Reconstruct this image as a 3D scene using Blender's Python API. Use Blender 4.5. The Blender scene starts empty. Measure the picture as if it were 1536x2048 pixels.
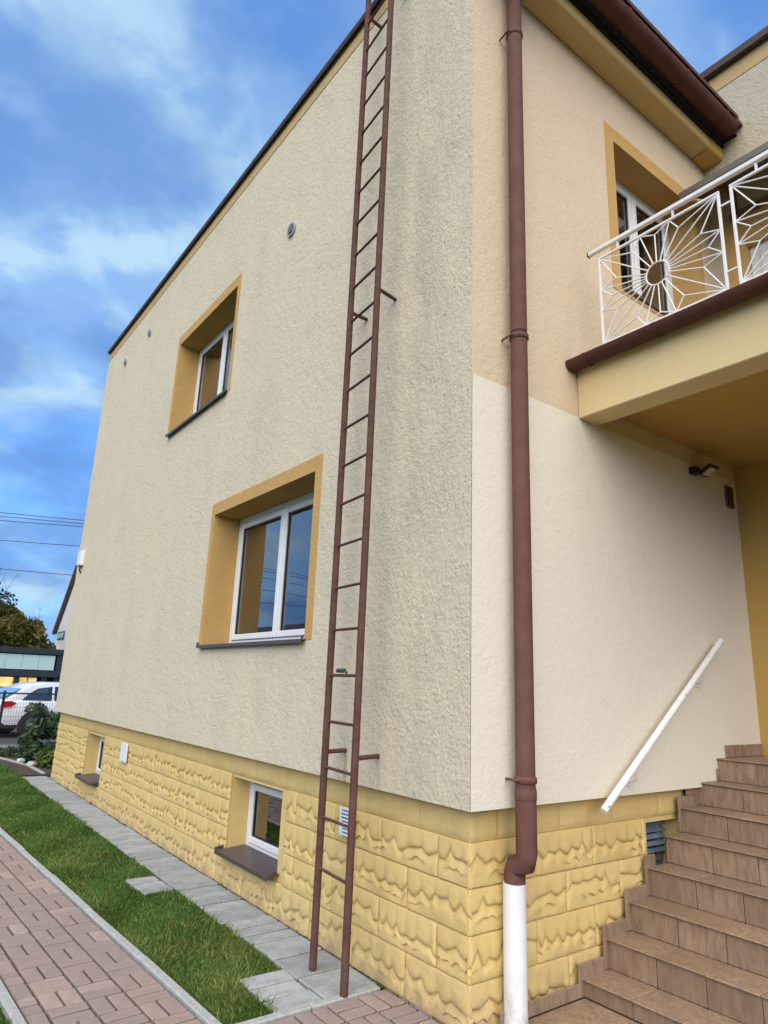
import bpy, bmesh, math, random
import numpy as np
from mathutils import Vector, Matrix
random.seed(7); rng = np.random.default_rng(7)
S = bpy.context.scene
COL = S.collection
R = math.radians

# ------------------------------------------------------------------ camera
cd = bpy.data.cameras.new('camera'); cam = bpy.data.objects.new('camera', cd); COL.objects.link(cam)
CX, CY, CZ, PIT, ROL, YAW, FPX = -2.51012, -2.58403, 1.6, 0.255187, 0.0388238, 0.635923, 1330.767
fw = Vector((math.sin(YAW)*math.cos(PIT), math.cos(YAW)*math.cos(PIT), math.sin(PIT)))
rt = Vector((math.cos(YAW), -math.sin(YAW), 0)); up = rt.cross(fw)
r2 = rt*math.cos(ROL)+up*math.sin(ROL); u2 = -rt*math.sin(ROL)+up*math.cos(ROL)
m = Matrix((r2, u2, -fw)).transposed().to_4x4(); m.translation = (CX, CY, CZ)
cam.matrix_world = m
cd.sensor_fit = 'VERTICAL'; cd.sensor_height = 24; cd.lens = FPX/2048*24
cd.clip_start = 0.05; cd.clip_end = 2000
S.camera = cam

# ------------------------------------------------------------------ sky + sun
SUN_EL, SUN_AZ = R(46), R(222)          # azimuth measured from +y towards +x
w = bpy.data.worlds.new('World'); S.world = w; w.use_nodes = True
nt = w.node_tree; N = nt.nodes; L = nt.links; N.clear()
out = N.new('ShaderNodeOutputWorld'); bg = N.new('ShaderNodeBackground'); L.new(bg.outputs[0], out.inputs[0])
sky = N.new('ShaderNodeTexSky'); sky.sky_type = 'NISHITA'; sky.sun_disc = False
sky.sun_elevation = SUN_EL; sky.sun_rotation = SUN_AZ; sky.air_density = 1.0; sky.dust_density = 0.0; sky.ozone_density = 6.0
tc = N.new('ShaderNodeTexCoord'); sep = N.new('ShaderNodeSeparateXYZ'); L.new(tc.outputs['Generated'], sep.inputs[0])
def wmath(op, a, b):
    n = N.new('ShaderNodeMath'); n.operation = op
    for i, v in enumerate((a, b)):
        if isinstance(v, (int, float)): n.inputs[i].default_value = v
        else: L.new(v, n.inputs[i])
    return n.outputs[0]
zc = wmath('ADD', wmath('MAXIMUM', sep.outputs['Z'], 0.0), 0.45)
cmb = N.new('ShaderNodeCombineXYZ')
L.new(wmath('DIVIDE', sep.outputs['X'], zc), cmb.inputs[0]); L.new(wmath('DIVIDE', sep.outputs['Y'], zc), cmb.inputs[1])
def wnoise(sc, det, dist, off, rough=.55):
    mp = N.new('ShaderNodeMapping'); mp.inputs['Location'].default_value = off; mp.inputs['Rotation'].default_value = (0, 0, 0.9)
    mp.inputs['Scale'].default_value = (1.0, 1.25, 1); L.new(cmb.outputs[0], mp.inputs[0])
    n = N.new('ShaderNodeTexNoise'); n.inputs['Scale'].default_value = sc; n.inputs['Detail'].default_value = det
    n.inputs['Roughness'].default_value = rough; n.inputs['Distortion'].default_value = dist; L.new(mp.outputs[0], n.inputs['Vector'])
    return n.outputs['Fac']
def wramp(src, a, b, interp='EASE'):
    r = N.new('ShaderNodeValToRGB'); r.color_ramp.interpolation = interp
    r.color_ramp.elements[0].position = a; r.color_ramp.elements[1].position = b; L.new(src, r.inputs[0]); return r.outputs[0]
c1 = wramp(wnoise(2.2, 5, .25, (3.1, 1.7, 0)), .39, .61)
c2 = wramp(wnoise(4.8, 6, .2, (7.7, 2.2, 0), .55), .44, .62)
cl = wmath('ADD', .04, wmath('MULTIPLY', wmath('ADD', wmath('MULTIPLY', c1, .40), wmath('MULTIPLY', wmath('MULTIPLY', c2, wmath('ADD', c1, .35)), .60)), .95))
sgain = N.new('ShaderNodeMix'); sgain.data_type = 'RGBA'; sgain.blend_type = 'MULTIPLY'; sgain.inputs[0].default_value = 1
gm = N.new('ShaderNodeGamma'); gm.inputs[1].default_value = .5; L.new(sky.outputs[0], gm.inputs[0])
L.new(gm.outputs[0], sgain.inputs[6]); sgain.inputs[7].default_value = (0.90, 1.66, 2.85, 1)
mixc = N.new('ShaderNodeMix'); mixc.data_type = 'RGBA'; L.new(cl, mixc.inputs[0]); L.new(sgain.outputs[2], mixc.inputs[6])
mixc.inputs[7].default_value = (2.9, 4.3, 5.6, 1)
c3 = wramp(wnoise(3.6, 4, .2, (1.3, 8.2, 0), .5), .42, .64)
mixd = N.new('ShaderNodeMix'); mixd.data_type = 'RGBA'; L.new(wmath('MULTIPLY', c3, .70), mixd.inputs[0]); L.new(mixc.outputs[2], mixd.inputs[6]); mixd.inputs[7].default_value = (0.80, 1.80, 4.1, 1)
L.new(mixd.outputs[2], bg.inputs[0]); bg.inputs[1].default_value = 0.13

sd = bpy.data.lights.new('sun', 'SUN'); sun = bpy.data.objects.new('sun', sd); COL.objects.link(sun)
sd.energy = 3.8; sd.angle = R(84); sd.color = (1.0, 0.88, 0.715)
sdir = Vector((math.sin(SUN_AZ)*math.cos(SUN_EL), math.cos(SUN_AZ)*math.cos(SUN_EL), math.sin(SUN_EL)))
sun.rotation_euler = sdir.to_track_quat('Z', 'Y').to_euler()

S.view_settings.view_transform = 'Standard'; S.view_settings.look = 'None'
S.view_settings.exposure = 0.42; S.view_settings.gamma = 1; S.view_settings.use_curve_mapping = False
S.render.engine = 'CYCLES'; S.cycles.use_denoising = True; S.cycles.max_bounces = 6
S.cycles.transparent_max_bounces = 8; S.cycles.caustics_reflective = False; S.cycles.caustics_refractive = False

# ------------------------------------------------------------------ material helpers
class Mat:
    def __init__(s, name, col=(.5, .5, .5), rough=.6, metal=0., spec=.5):
        s.m = bpy.data.materials.new(name); s.m.use_nodes = True
        s.nt = s.m.node_tree; s.N = s.nt.nodes; s.L = s.nt.links
        s.b = s.N['Principled BSDF']; s.b.inputs['Base Color'].default_value = (*col, 1)
        s.b.inputs['Roughness'].default_value = rough; s.b.inputs['Metallic'].default_value = metal
        s.b.inputs['Specular IOR Level'].default_value = spec
        s._c = None; s.h = None
    def coord(s, scale=(1, 1, 1), kind='Object', rot=(0, 0, 0)):
        t = s.N.new('ShaderNodeTexCoord'); mp = s.N.new('ShaderNodeMapping')
        mp.inputs['Scale'].default_value = scale; mp.inputs['Rotation'].default_value = rot
        s.L.new(t.outputs[kind], mp.inputs[0]); return mp.outputs[0]
    def noise(s, sc, det=4, rough=.55, dist=0., scale=(1, 1, 1), kind='Object', rot=(0, 0, 0)):
        n = s.N.new('ShaderNodeTexNoise'); n.inputs['Scale'].default_value = sc; n.inputs['Detail'].default_value = det
        n.inputs['Roughness'].default_value = rough; n.inputs['Distortion'].default_value = dist
        s.L.new(s.coord(scale, kind, rot), n.inputs['Vector']); return n.outputs['Fac']
    def voro(s, sc, scale=(1, 1, 1), feat='F1', rnd=1.):
        n = s.N.new('ShaderNodeTexVoronoi'); n.inputs['Scale'].default_value = sc; n.feature = feat
        n.inputs['Randomness'].default_value = rnd
        s.L.new(s.coord(scale), n.inputs['Vector']); return n.outputs['Distance']
    def ramp(s, src, a, b, ca=0., cb=1., interp='LINEAR'):
        r = s.N.new('ShaderNodeValToRGB'); r.color_ramp.interpolation = interp
        e = r.color_ramp.elements; e[0].position = a; e[1].position = b
        e[0].color = (ca, ca, ca, 1); e[1].color = (cb, cb, cb, 1)
        s.L.new(src, r.inputs[0]); return r.outputs[0]
    def math(s, op, a, b=0.):
        n = s.N.new('ShaderNodeMath'); n.operation = op
        for i, v in enumerate((a, b)):
            if isinstance(v, (int, float)): n.inputs[i].default_value = v
            else: s.L.new(v, n.inputs[i])
        return n.outputs[0]
    def mix(s, fac, a, b, mode='MIX'):
        n = s.N.new('ShaderNodeMix'); n.data_type = 'RGBA'; n.blend_type = mode
        for i, v in ((0, fac), (6, a), (7, b)):
            if isinstance(v, (int, float)): n.inputs[i].default_value = v
            elif isinstance(v, tuple): n.inputs[i].default_value = (*v, 1)
            else: s.L.new(v, n.inputs[i])
        return n.outputs[2]
    def color(s, sock): s.L.new(sock, s.b.inputs['Base Color'])
    def rough(s, sock): s.L.new(sock, s.b.inputs['Roughness'])
    def bump(s, h, strength=.5, dist=.01):
        n = s.N.new('ShaderNodeBump'); n.inputs['Strength'].default_value = strength; n.inputs['Distance'].default_value = dist
        s.L.new(h, n.inputs['Height'])
        if s.h is not None: s.L.new(s.h, n.inputs['Normal'])
        s.h = n.outputs[0]; s.L.new(s.h, s.b.inputs['Normal'])
    def rand(s):
        return s.N.new('ShaderNodeObjectInfo').outputs['Random']
    def axis(s, i):
        t = s.N.new('ShaderNodeTexCoord'); x = s.N.new('ShaderNodeSeparateXYZ'); s.L.new(t.outputs['Object'], x.inputs[0]); return x.outputs[i]

MATS = {}
def plaster(name, base, dirt, dark, rough_scale=1., bump=.7, dist=.012, streak=(1.2, 1.2, .42)):
    a = Mat(name, base, .9, 0, .2)
    big = a.noise(.9, 5, .6, .9, streak)
    mid = a.noise(5.5, 5, .65, .3, (1, 1, .45))
    col = a.mix(a.math('MULTIPLY', a.ramp(big, .36, .70), .5), base, dirt)
    col = a.mix(a.math('MULTIPLY', a.ramp(mid, .45, .75), .45), col, dirt)
    coarse = a.noise(17*rough_scale, 2, .5, .2)
    grain = a.noise(46*rough_scale, 3, .6, .15)
    fine = a.noise(110*rough_scale, 3, .6)
    patch = a.ramp(a.noise(2.1, 5, .65, .5), .34, .66, .12, 1.)
    pits = a.math('MULTIPLY', a.ramp(grain, .26, .42, 1., 0.), patch)
    col = a.mix(a.math('MULTIPLY', pits, .40), col, dark)
    a.color(col)
    h = a.math('ADD', a.math('MULTIPLY', coarse, .55), a.math('ADD', a.math('MULTIPLY', a.math('MULTIPLY', grain, patch), .75), a.math('MULTIPLY', fine, .14)))
    a.bump(h, bump, dist)
    MATS[name] = a.m; return a

# left facade: weathered grey-cream with dirt running down between ladder and corner
a = plaster('facade_stucco', (.665, .59, .43), (.585, .525, .40), (.37, .325, .24), 1.1, .85, .017)
y = a.axis(1); z = a.axis(2)
def near(v, c_, w0, w1): return a.ramp(a.math('ABSOLUTE', a.math('SUBTRACT', v, c_)), w0, w1, 1., 0., 'EASE')
src = a.b.inputs['Base Color'].links[0].from_socket
band = a.math('MULTIPLY', near(y, .45, .05, .55), a.ramp(a.noise(2.0, 6, .7, .5, (1.6, 1.6, .55)), .40, .66))
speck = a.ramp(a.noise(52, 3, .65), .48, .60)
c = a.mix(a.math('MULTIPLY', band, .34), src, (.30, .275, .22))
c = a.mix(a.math('MULTIPLY', a.math('MULTIPLY', near(y, .35, .1, 1.0), speck), .30), c, (.24, .22, .17))
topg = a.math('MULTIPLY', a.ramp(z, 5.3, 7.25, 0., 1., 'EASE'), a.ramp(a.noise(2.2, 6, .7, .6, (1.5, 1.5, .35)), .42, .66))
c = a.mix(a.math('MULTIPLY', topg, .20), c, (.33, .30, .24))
spot = a.ramp(a.noise(1.3, 6, .7, .8, (1.2, 1.2, .6)), .52, .70)
c = a.mix(a.math('MULTIPLY', spot, .18), c, (.38, .34, .27))
runs = a.ramp(a.noise(9, 4, .6, .3, (1, 1, .06)), .40, .62)
def stain(c, yc, ztop, ln, wd_, fac, col):
    below = a.math('MULTIPLY', a.ramp(z, ztop-ln, ztop, 0., 1.), a.math('LESS_THAN', z, ztop))
    return a.mix(a.math('MULTIPLY', a.math('MULTIPLY', a.math('MULTIPLY', near(y, yc, 0., wd_), below), runs), fac), c, col)
for yc, zt, ln, wd_, fc in ((1.72, 1.89, .7, .10, .5), (3.70, 1.89, .8, .12, .5), (2.9, 1.88, .45, .35, .28), (3.72, 4.55, .8, .11, .45), (5.48, 4.55, .9, .13, .45), (2.49, 5.80, .6, .07, .4), (7.03, 6.65, .7, .08, .45), (8.27, 6.64, .7, .08, .45), (.60, 7.2, 1.2, .30, .22)):
    c = stain(c, yc, zt, ln, wd_, fc, (.27, .25, .20))
for yc, zt in ((.778, 4.25), (1.125, 4.25), (.778, 1.19), (1.125, 1.19)): c = stain(c, yc, zt, .32, .035, .6, (.26, .15, .09))
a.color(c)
plaster('old_stucco', (.66, .535, .38), (.60, .485, .345), (.48, .38, .26), 1., .6, .014)
plaster('new_stucco', (.76, .705, .585), (.73, .675, .555), (.64, .585, .47), 1.1, .5, .010)
plaster('wing_stucco', (.54, .48, .365), (.42, .40, .33), (.26, .25, .2), 1., .8, .018)
plaster('balcony_stucco', (.70, .56, .31), (.66, .52, .28), (.5, .38, .2), 1.2, .35, .006)
plaster('porch_paint', (.52, .335, .105), (.48, .305, .095), (.40, .25, .07), 1.3, .3, .005)
plaster('ochre_paint', (.54, .345, .13), (.47, .295, .105), (.37, .225, .08), 1., .6, .012)
plaster('cornice_paint', (.56, .42, .20), (.50, .37, .17), (.4, .28, .12), 1.3, .3, .005)
plaster('attic_band_paint', (.55, .395, .185), (.48, .345, .17), (.34, .25, .13), 1., .6, .012)

a = Mat('plinth_paint', (.68, .47, .15), .75, 0, .3)
n = a.noise(6, 5, .6, .3); geo = a.N.new('ShaderNodeNewGeometry'); sx = a.N.new('ShaderNodeSeparateXYZ'); a.L.new(geo.outputs['Position'], sx.inputs[0])
c = a.mix(a.ramp(n, .35, .7), (.665, .495, .20), (.58, .425, .165))
c = a.mix(a.math('MULTIPLY', a.rand(), .18), c, (.76, .60, .31))
low = a.math('MULTIPLY', a.ramp(sx.outputs[2], .0, .32, 1., 0., 'EASE'), a.ramp(a.noise(11, 6, .7, .5), .38, .62))
c = a.mix(a.math('MULTIPLY', low, .75), c, (.36, .26, .16))
chip = a.ramp(a.noise(9, 3, .5, 1.2), .73, .75)
c = a.mix(a.math('MULTIPLY', chip, .7), c, (.28, .2, .12))
a.color(c); a.bump(a.noise(26, 5, .65), .5, .010); MATS['plinth_paint'] = a.m

def metal(name, c1, c2, rough, sc=9, bump=.15, spec=.4):
    a = Mat(name, c1, rough, 0, spec)
    a.color(a.mix(a.ramp(a.noise(sc, 6, .65, .4), .35, .7), c1, c2)); a.rough(a.ramp(a.noise(sc*2.3, 4), .2, .8, rough-.1, rough+.12))
    a.bump(a.noise(80, 3), bump, .002); MATS[name] = a.m; return a
metal('ladder_paint', (.130, .068, .057), (.078, .039, .034), .8, 14, .6, .12)
metal('pipe_paint', (.155, .078, .064), (.118, .058, .048), .75, 9, .15, .12)
metal('gutter_paint', (.100, .040, .030), (.072, .028, .022), .65, 9, .15, .2)
metal('roof_sheet', (.062, .036, .029), (.045, .027, .022), .5)
metal('sill_sheet', (.090, .068, .070), (.065, .050, .052), .4, 20)
metal('white_pvc', (.78, .79, .80), (.72, .74, .76), .35)
a = metal('white_pipe', (.78, .79, .80), (.70, .72, .74), .5, 9, .15, .2)
zz_ = a.axis(2); c_ = a.b.inputs['Base Color'].links[0].from_socket
c_ = a.mix(a.math('MULTIPLY', a.math('MULTIPLY', a.ramp(zz_, .02, .30, 1., 0., 'EASE'), a.ramp(a.noise(24, 6, .7), .42, .62)), .6), c_, (.34, .30, .25))
c_ = a.mix(a.math('MULTIPLY', a.ramp(a.noise(30, 3, .6, 0, (1, 1, .12)), .70, .74), .8), c_, (.2, .19, .18)); a.color(c_)
metal('white_paint', (.80, .80, .79), (.74, .74, .73), .4)
metal('grey_pvc', (.24, .30, .36), (.16, .2, .26), .45)
metal('black_metal', (.02, .018, .018), (.012, .011, .011), .45)
metal('dark_frame', (.022, .030, .040), (.016, .022, .03), .4)
metal('fence_wire_paint', (.03, .034, .036), (.02, .022, .025), .5)
metal('canopy_sheet', (.17, .155, .14), (.12, .11, .10), .6)
metal('canopy_trim', (.20, .115, .06), (.15, .085, .045), .6)
metal('vent_metal', (.40, .42, .43), (.28, .30, .31), .45)
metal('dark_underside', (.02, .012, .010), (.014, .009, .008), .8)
metal('door_wood', (.20, .115, .055), (.15, .085, .04), .5)

a = Mat('stair_tile', (.30, .19, .125), .5, 0, .4)
rnd = a.rand(); g = a.noise(13, 7, .68, .6, (1, 1, .4)); g2 = a.noise(40, 6, .7, .2, (1, 1, .22))
c = a.mix(a.ramp(g, .3, .72), (.32, .215, .142), (.165, .103, .068))
c = a.mix(a.math('MULTIPLY', a.ramp(g2, .4, .62), .55), c, (.42, .32, .235))
c = a.mix(a.math('MULTIPLY', rnd, .6), c, (.185, .125, .085))
a.color(c); a.bump(a.math('ADD', g, g2), .25, .004); a.rough(a.ramp(g, .2, .8, .42, .62)); MATS['stair_tile'] = a.m
a = Mat('grout', (.075, .055, .042), .95); MATS['grout'] = a.m

a = Mat('red_paver', (.40, .24, .19), .88, 0, .25)
rnd = a.rand(); g = a.noise(60, 5, .7); g2 = a.noise(5, 4, .6)
rr = a.N.new('ShaderNodeValToRGB'); e = rr.color_ramp.elements; e[0].color = (.305, .24, .215, 1); e[1].color = (.38, .305, .27, 1)
e.new(.5).color = (.275, .225, .21, 1); e.new(.75).color = (.325, .25, .22, 1); a.L.new(rnd, rr.inputs[0])
c = a.mix(a.math('MULTIPLY', a.ramp(g, .35, .7), .45), rr.outputs[0], (.20, .14, .12))
c = a.mix(a.math('MULTIPLY', a.ramp(g2, .42, .66), .45), c, (.20, .17, .15))
a.color(c); a.bump(g, .5, .003); MATS['red_paver'] = a.m
a = Mat('grey_paver', (.36, .36, .34), .9, 0, .25)
rnd = a.rand(); g = a.noise(40, 6, .7); g2 = a.noise(6, 5, .65, .5)
c = a.mix(rnd, (.235, .255, .27), (.36, .385, .40))
c = a.mix(a.math('MULTIPLY', a.ramp(g2, .40, .64), .65), c, (.17, .185, .16))
c = a.mix(a.math('MULTIPLY', a.ramp(g, .4, .7), .3), c, (.50, .50, .48))
a.color(c); a.bump(g, .5, .003); MATS['grey_paver'] = a.m
a = Mat('kerb_concrete', (.36, .37, .36), .9, 0, .25); g = a.noise(30, 6, .7, .2)
a.color(a.mix(a.ramp(g, .35, .7), (.40, .41, .40), (.25, .27, .25))); a.bump(g, .5, .004); MATS['kerb_concrete'] = a.m
a = Mat('joint_sand', (.045, .042, .036), .95, 0, .1); MATS['joint_sand'] = a.m
a = Mat('soil', (.08, .06, .045), .95, 0, .1); g = a.noise(22, 7, .7, .4)
a.color(a.mix(a.ramp(g, .35, .7), (.055, .042, .032), (.16, .12, .09))); a.bump(g, .9, .03); MATS['soil'] = a.m
a = Mat('turf', (.05, .09, .02), .95, 0, .1); g = a.noise(12, 7, .7, .3)
a.color(a.mix(a.ramp(g, .35, .7), (.05, .075, .02), (.12, .10, .05))); a.bump(g, .9, .02); MATS['turf'] = a.m
a = Mat('asphalt', (.06, .06, .062), .9, 0, .2); g = a.noise(60, 5, .7)
a.color(a.mix(g, (.05, .05, .052), (.10, .10, .10))); MATS['asphalt'] = a.m

def leafmat(name, c1, c2, c3, tr=.25):
    a = Mat(name, c1, .6, 0, .3)
    at = a.N.new('ShaderNodeAttribute'); at.attribute_name = 'tint'
    r = a.N.new('ShaderNodeValToRGB'); e = r.color_ramp.elements; e[0].color = (*c1, 1); e[1].color = (*c3, 1); e.new(.5).color = (*c2, 1)
    a.L.new(at.outputs['Fac'], r.inputs[0]); a.color(r.outputs[0])
    t = a.N.new('ShaderNodeBsdfTranslucent'); a.L.new(r.outputs[0], t.inputs[0])
    mx = a.N.new('ShaderNodeMixShader'); mx.inputs[0].default_value = tr
    a.L.new(a.b.outputs[0], mx.inputs[1]); a.L.new(t.outputs[0], mx.inputs[2])
    a.L.new(mx.outputs[0], a.N['Material Output'].inputs[0]); MATS[name] = a.m
leafmat('grass_blade', (.045, .115, .020), (.105, .200, .036), (.26, .26, .085), .35)
leafmat('shrub_leaf', (.030, .062, .026), (.060, .110, .045), (.20, .25, .18))
leafmat('low_leaf', (.06, .10, .02), (.11, .15, .03), (.18, .22, .08))
leafmat('tree_leaf', (.045, .045, .010), (.095, .085, .017), (.17, .14, .03))
leafmat('far_leaf', (.04, .055, .03), (.07, .09, .045), (.14, .16, .10))
a = Mat('bark', (.09, .07, .05), .9); a.bump(a.noise(20, 5), .6, .02); MATS['bark'] = a.m

def glass(name, tint, refl):
    mm = bpy.data.materials.new(name); mm.use_nodes = True; t = mm.node_tree; n = t.nodes; l = t.links; n.clear()
    o = n.new('ShaderNodeOutputMaterial'); mx = n.new('ShaderNodeMixShader'); tr = n.new('ShaderNodeBsdfTransparent'); gl = n.new('ShaderNodeBsdfGlossy')
    tr.inputs[0].default_value = (*tint, 1); gl.inputs['Roughness'].default_value = .015; gl.inputs[0].default_value = (.95, .97, 1, 1)
    fr = n.new('ShaderNodeFresnel'); fr.inputs[0].default_value = 1.6; mu = n.new('ShaderNodeMath'); mu.operation = 'MULTIPLY_ADD'
    mu.inputs[1].default_value = refl; mu.inputs[2].default_value = .06; mu.use_clamp = True
    bu = n.new('ShaderNodeBump'); nz = n.new('ShaderNodeTexNoise'); nz.inputs['Scale'].default_value = 1.6; bu.inputs['Strength'].default_value = .05; bu.inputs['Distance'].default_value = .02
    l.new(nz.outputs[0], bu.inputs['Height']); l.new(bu.outputs[0], gl.inputs['Normal'])
    l.new(fr.outputs[0], mu.inputs[0]); l.new(mu.outputs[0], mx.inputs[0]); l.new(tr.outputs[0], mx.inputs[1]); l.new(gl.outputs[0], mx.inputs[2]); l.new(mx.outputs[0], o.inputs[0])
    MATS[name] = mm
glass('window_glass', (.92, .94, .95), 1.9)
glass('car_glass', (.12, .14, .15), 1.5)
a = Mat('room_paint', (.40, .37, .32), .95); MATS['room_paint'] = a.m
a = Mat('curtain_cloth', (.88, .89, .90), .9)
a.b.inputs['Alpha'].default_value = .85; MATS['curtain_cloth'] = a.m
a = Mat('mirror_green_panel', (.40, .56, .54), .25, 0, .6); MATS['green_panel'] = a.m
a = Mat('car_paint', (.74, .76, .78), .22, 0, .6); a.b.inputs['Coat Weight'].default_value = .6; MATS['car_paint'] = a.m
a = Mat('car_red_lens', (.42, .010, .014), .15, 0, .6); MATS['car_red_lens'] = a.m
a = Mat('rubber', (.02, .02, .02), .8); MATS['rubber'] = a.m
a = Mat('alloy', (.22, .22, .23), .4, .7); MATS['alloy'] = a.m
def emit(name, col, st):
    a = Mat(name, col, .6); a.b.inputs['Emission Color'].default_value = (*col, 1); a.b.inputs['Emission Strength'].default_value = st
    MATS[name] = a.m; return a
a = emit('lit_interior', (1.0, .66, .22), 1.1)
r = a.N.new('ShaderNodeValToRGB'); e = r.color_ramp.elements; e[0].color = (.45, .26, .06, 1); e[1].color = (1, .78, .36, 1); e[0].position = .35; e[1].position = .65
a.L.new(a.noise(1.4, 4, .6, .5), r.inputs[0]); a.L.new(r.outputs[0], a.b.inputs['Emission Color']); a.color(r.outputs[0])
a = Mat('paper', (.72, .78, .84), .5); MATS['paper'] = a.m
a = Mat('ink', (.10, .13, .16), .7); MATS['ink'] = a.m
a = Mat('lamp_glass', (.62, .58, .5), .25, 0, .6); MATS['lamp_glass'] = a.m
a = Mat('far_white_wall', (.62, .63, .64), .9); a.bump(a.noise(30, 4), .3, .01); MATS['far_white_wall'] = a.m
a = Mat('far_roof', (.13, .085, .075), .8); MATS['far_roof'] = a.m
a = Mat('green_tape', (.04, .09, .06), .6); MATS['green_tape'] = a.m
a = Mat('pale_stone', (.6, .6, .58), .9); a.bump(a.noise(20, 5), .6, .02); MATS['pale_stone'] = a.m

# ------------------------------------------------------------------ mesh helpers
class MB:
    def __init__(s): s.v = []; s.f = []
    def quad(s, *p):
        i = len(s.v); s.v += [tuple(q) for q in p]; s.f.append(tuple(range(i, i+len(p)))); return s
    def box(s, x0, y0, z0, x1, y1, z1):
        i = len(s.v)
        s.v += [(x0, y0, z0), (x1, y0, z0), (x1, y1, z0), (x0, y1, z0), (x0, y0, z1), (x1, y0, z1), (x1, y1, z1), (x0, y1, z1)]
        s.f += [tuple(i+k for k in q) for q in ((3, 2, 1, 0), (4, 5, 6, 7), (0, 1, 5, 4), (1, 2, 6, 5), (2, 3, 7, 6), (3, 0, 4, 7))]; return s
    def tube(s, pts, r, n=10, cap=True):
        pts = [Vector(p) for p in pts]; i0 = len(s.v)
        rs = r if isinstance(r, (list, tuple)) else [r]*len(pts)
        ref = None
        for k, p in enumerate(pts):
            t = (pts[min(k+1, len(pts)-1)]-pts[max(k-1, 0)]).normalized()
            if ref is None: ref = t.orthogonal().normalized()
            a_ = (ref-t*ref.dot(t)).normalized(); ref = a_; b_ = t.cross(a_)
            for j in range(n):
                an = 2*math.pi*j/n; s.v.append(tuple(p+(a_*math.cos(an)+b_*math.sin(an))*rs[k]))
        for k in range(len(pts)-1):
            for j in range(n):
                q = i0+k*n; s.f.append((q+j, q+(j+1) % n, q+n+(j+1) % n, q+n+j))
        if cap: s.f.append(tuple(i0+j for j in reversed(range(n)))); s.f.append(tuple(i0+(len(pts)-1)*n+j for j in range(n)))
        return s
    def prism(s, poly, d):
        """poly list of 3d pts, extruded by vector d"""
        n = len(poly); i = len(s.v); d = Vector(d)
        s.v += [tuple(p) for p in poly]+[tuple(Vector(p)+d) for p in poly]
        s.f.append(tuple(i+k for k in range(n))); s.f.append(tuple(i+n+k for k in reversed(range(n))))
        for k in range(n): s.f.append((i+k, i+n+k, i+n+(k+1) % n, i+(k+1) % n))
        return s
    def mesh(s, name, mat, bevel=0., smooth=False, org=(0, 0, 0), seg=1, angle=30):
        me = bpy.data.meshes.new(name); o = Vector(org)
        bm = bmesh.new(); vs = [bm.verts.new(Vector(p)-o) for p in s.v]
        for f in s.f:
            try: bm.faces.new([vs[k] for k in f])
            except ValueError: pass
        bmesh.ops.recalc_face_normals(bm, faces=bm.faces)
        if bevel:
            es = [e for e in bm.edges if len(e.link_faces) == 2 and e.calc_face_angle(0) > R(angle)]
            bmesh.ops.bevel(bm, geom=es, offset=bevel, segments=seg, profile=.6, affect='EDGES')
        if smooth:
            for f in bm.faces: f.smooth = True
        bm.to_mesh(me); bm.free(); me.materials.append(MATS[mat])
        if smooth:
            try: me.set_sharp_from_angle(angle=R(50))
            except Exception: pass
        return me
def worg(p):
    o = Vector((0, 0, 0))
    while p is not None: o += p.location; p = p.parent
    return o
def link(name, me, parent=None, loc=(0, 0, 0)):
    o = bpy.data.objects.new(name, me); COL.objects.link(o); o.parent = parent; o.location = loc; return o
def part(name, mb, mat, parent=None, bevel=0., smooth=False, seg=1, angle=30):
    """mesh given in world coordinates, stored relative to its parent"""
    return link(name, mb.mesh(name, mat, bevel, smooth, worg(parent), seg, angle), parent)
def tag(o, label, cat, group=None, kind=None):
    if label: o['label'] = label
    if cat: o['category'] = cat
    if group: o['group'] = group
    if kind: o['kind'] = kind
    return o
def thing(name, label, cat, loc=(0, 0, 0), group=None):
    o = bpy.data.objects.new(name, None); o.empty_display_size = .2; COL.objects.link(o); o.location = loc
    return tag(o, label, cat, group)
def single(name, mb, mat, label, cat, base, group=None, bevel=0., smooth=False):
    """a thing that is one mesh, origin at base"""
    o = link(name, mb.mesh(name, mat, bevel, smooth, base), None, base); return tag(o, label, cat, group)
def smooth_by_angle(o, deg=40):
    me = o.data
    for p in me.polygons: p.use_smooth = True
    try: me.set_sharp_from_angle(angle=R(deg))
    except Exception: pass
    return o
def stuff_mesh(name, V, F, mat, tint=None, parent=None, loc=(0, 0, 0)):
    me = bpy.data.meshes.new(name); k = F.shape[1]
    me.vertices.add(len(V)); me.vertices.foreach_set('co', V.astype(np.float32).ravel())
    me.loops.add(F.size); me.loops.foreach_set('vertex_index', F.astype(np.int32).ravel())
    me.polygons.add(len(F)); me.polygons.foreach_set('loop_start', np.arange(0, F.size, k, dtype=np.int32))
    if tint is not None:
        at = me.attributes.new('tint', 'FLOAT', 'POINT'); at.data.foreach_set('value', tint.astype(np.float32))
    me.update(); me.validate(); me.materials.append(MATS[mat]); return link(name, me, parent, loc)

# ------------------------------------------------------------------ dimensions
ZB, ZP, ZT, LEN, XW = 1.009, 3.392, 7.36, 9.533, 3.11
PL = .085                      # plinth core set back behind the facade
LW = (1.735, 3.690, 1.905, 3.205)    # ground floor window opening y0 y1 z0 z1
UW = (3.715, 5.480, 4.565, 5.855)
RWN = (1.590, 2.800, 4.655, 6.005)   # window in the entrance front x0 x1 z0 z1
B1 = (2.045, 2.900, .262, .822); B2 = (6.80, 7.610, .262, .815)
B3 = (1.632, 2.02, .50, .815)

# ------------------------------------------------------------------ ground
tag(part('ground', MB().quad((-400, -400, -.03), (400, -400, -.03), (400, 400, -.03), (-400, 400, -.03)), 'turf'), None, None, kind='structure')
# street behind the garden fence
tag(part('road', MB().box(-60, 15.2, -.2, 60, 22.5, -.012), 'asphalt'), None, None, kind='structure')

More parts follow.
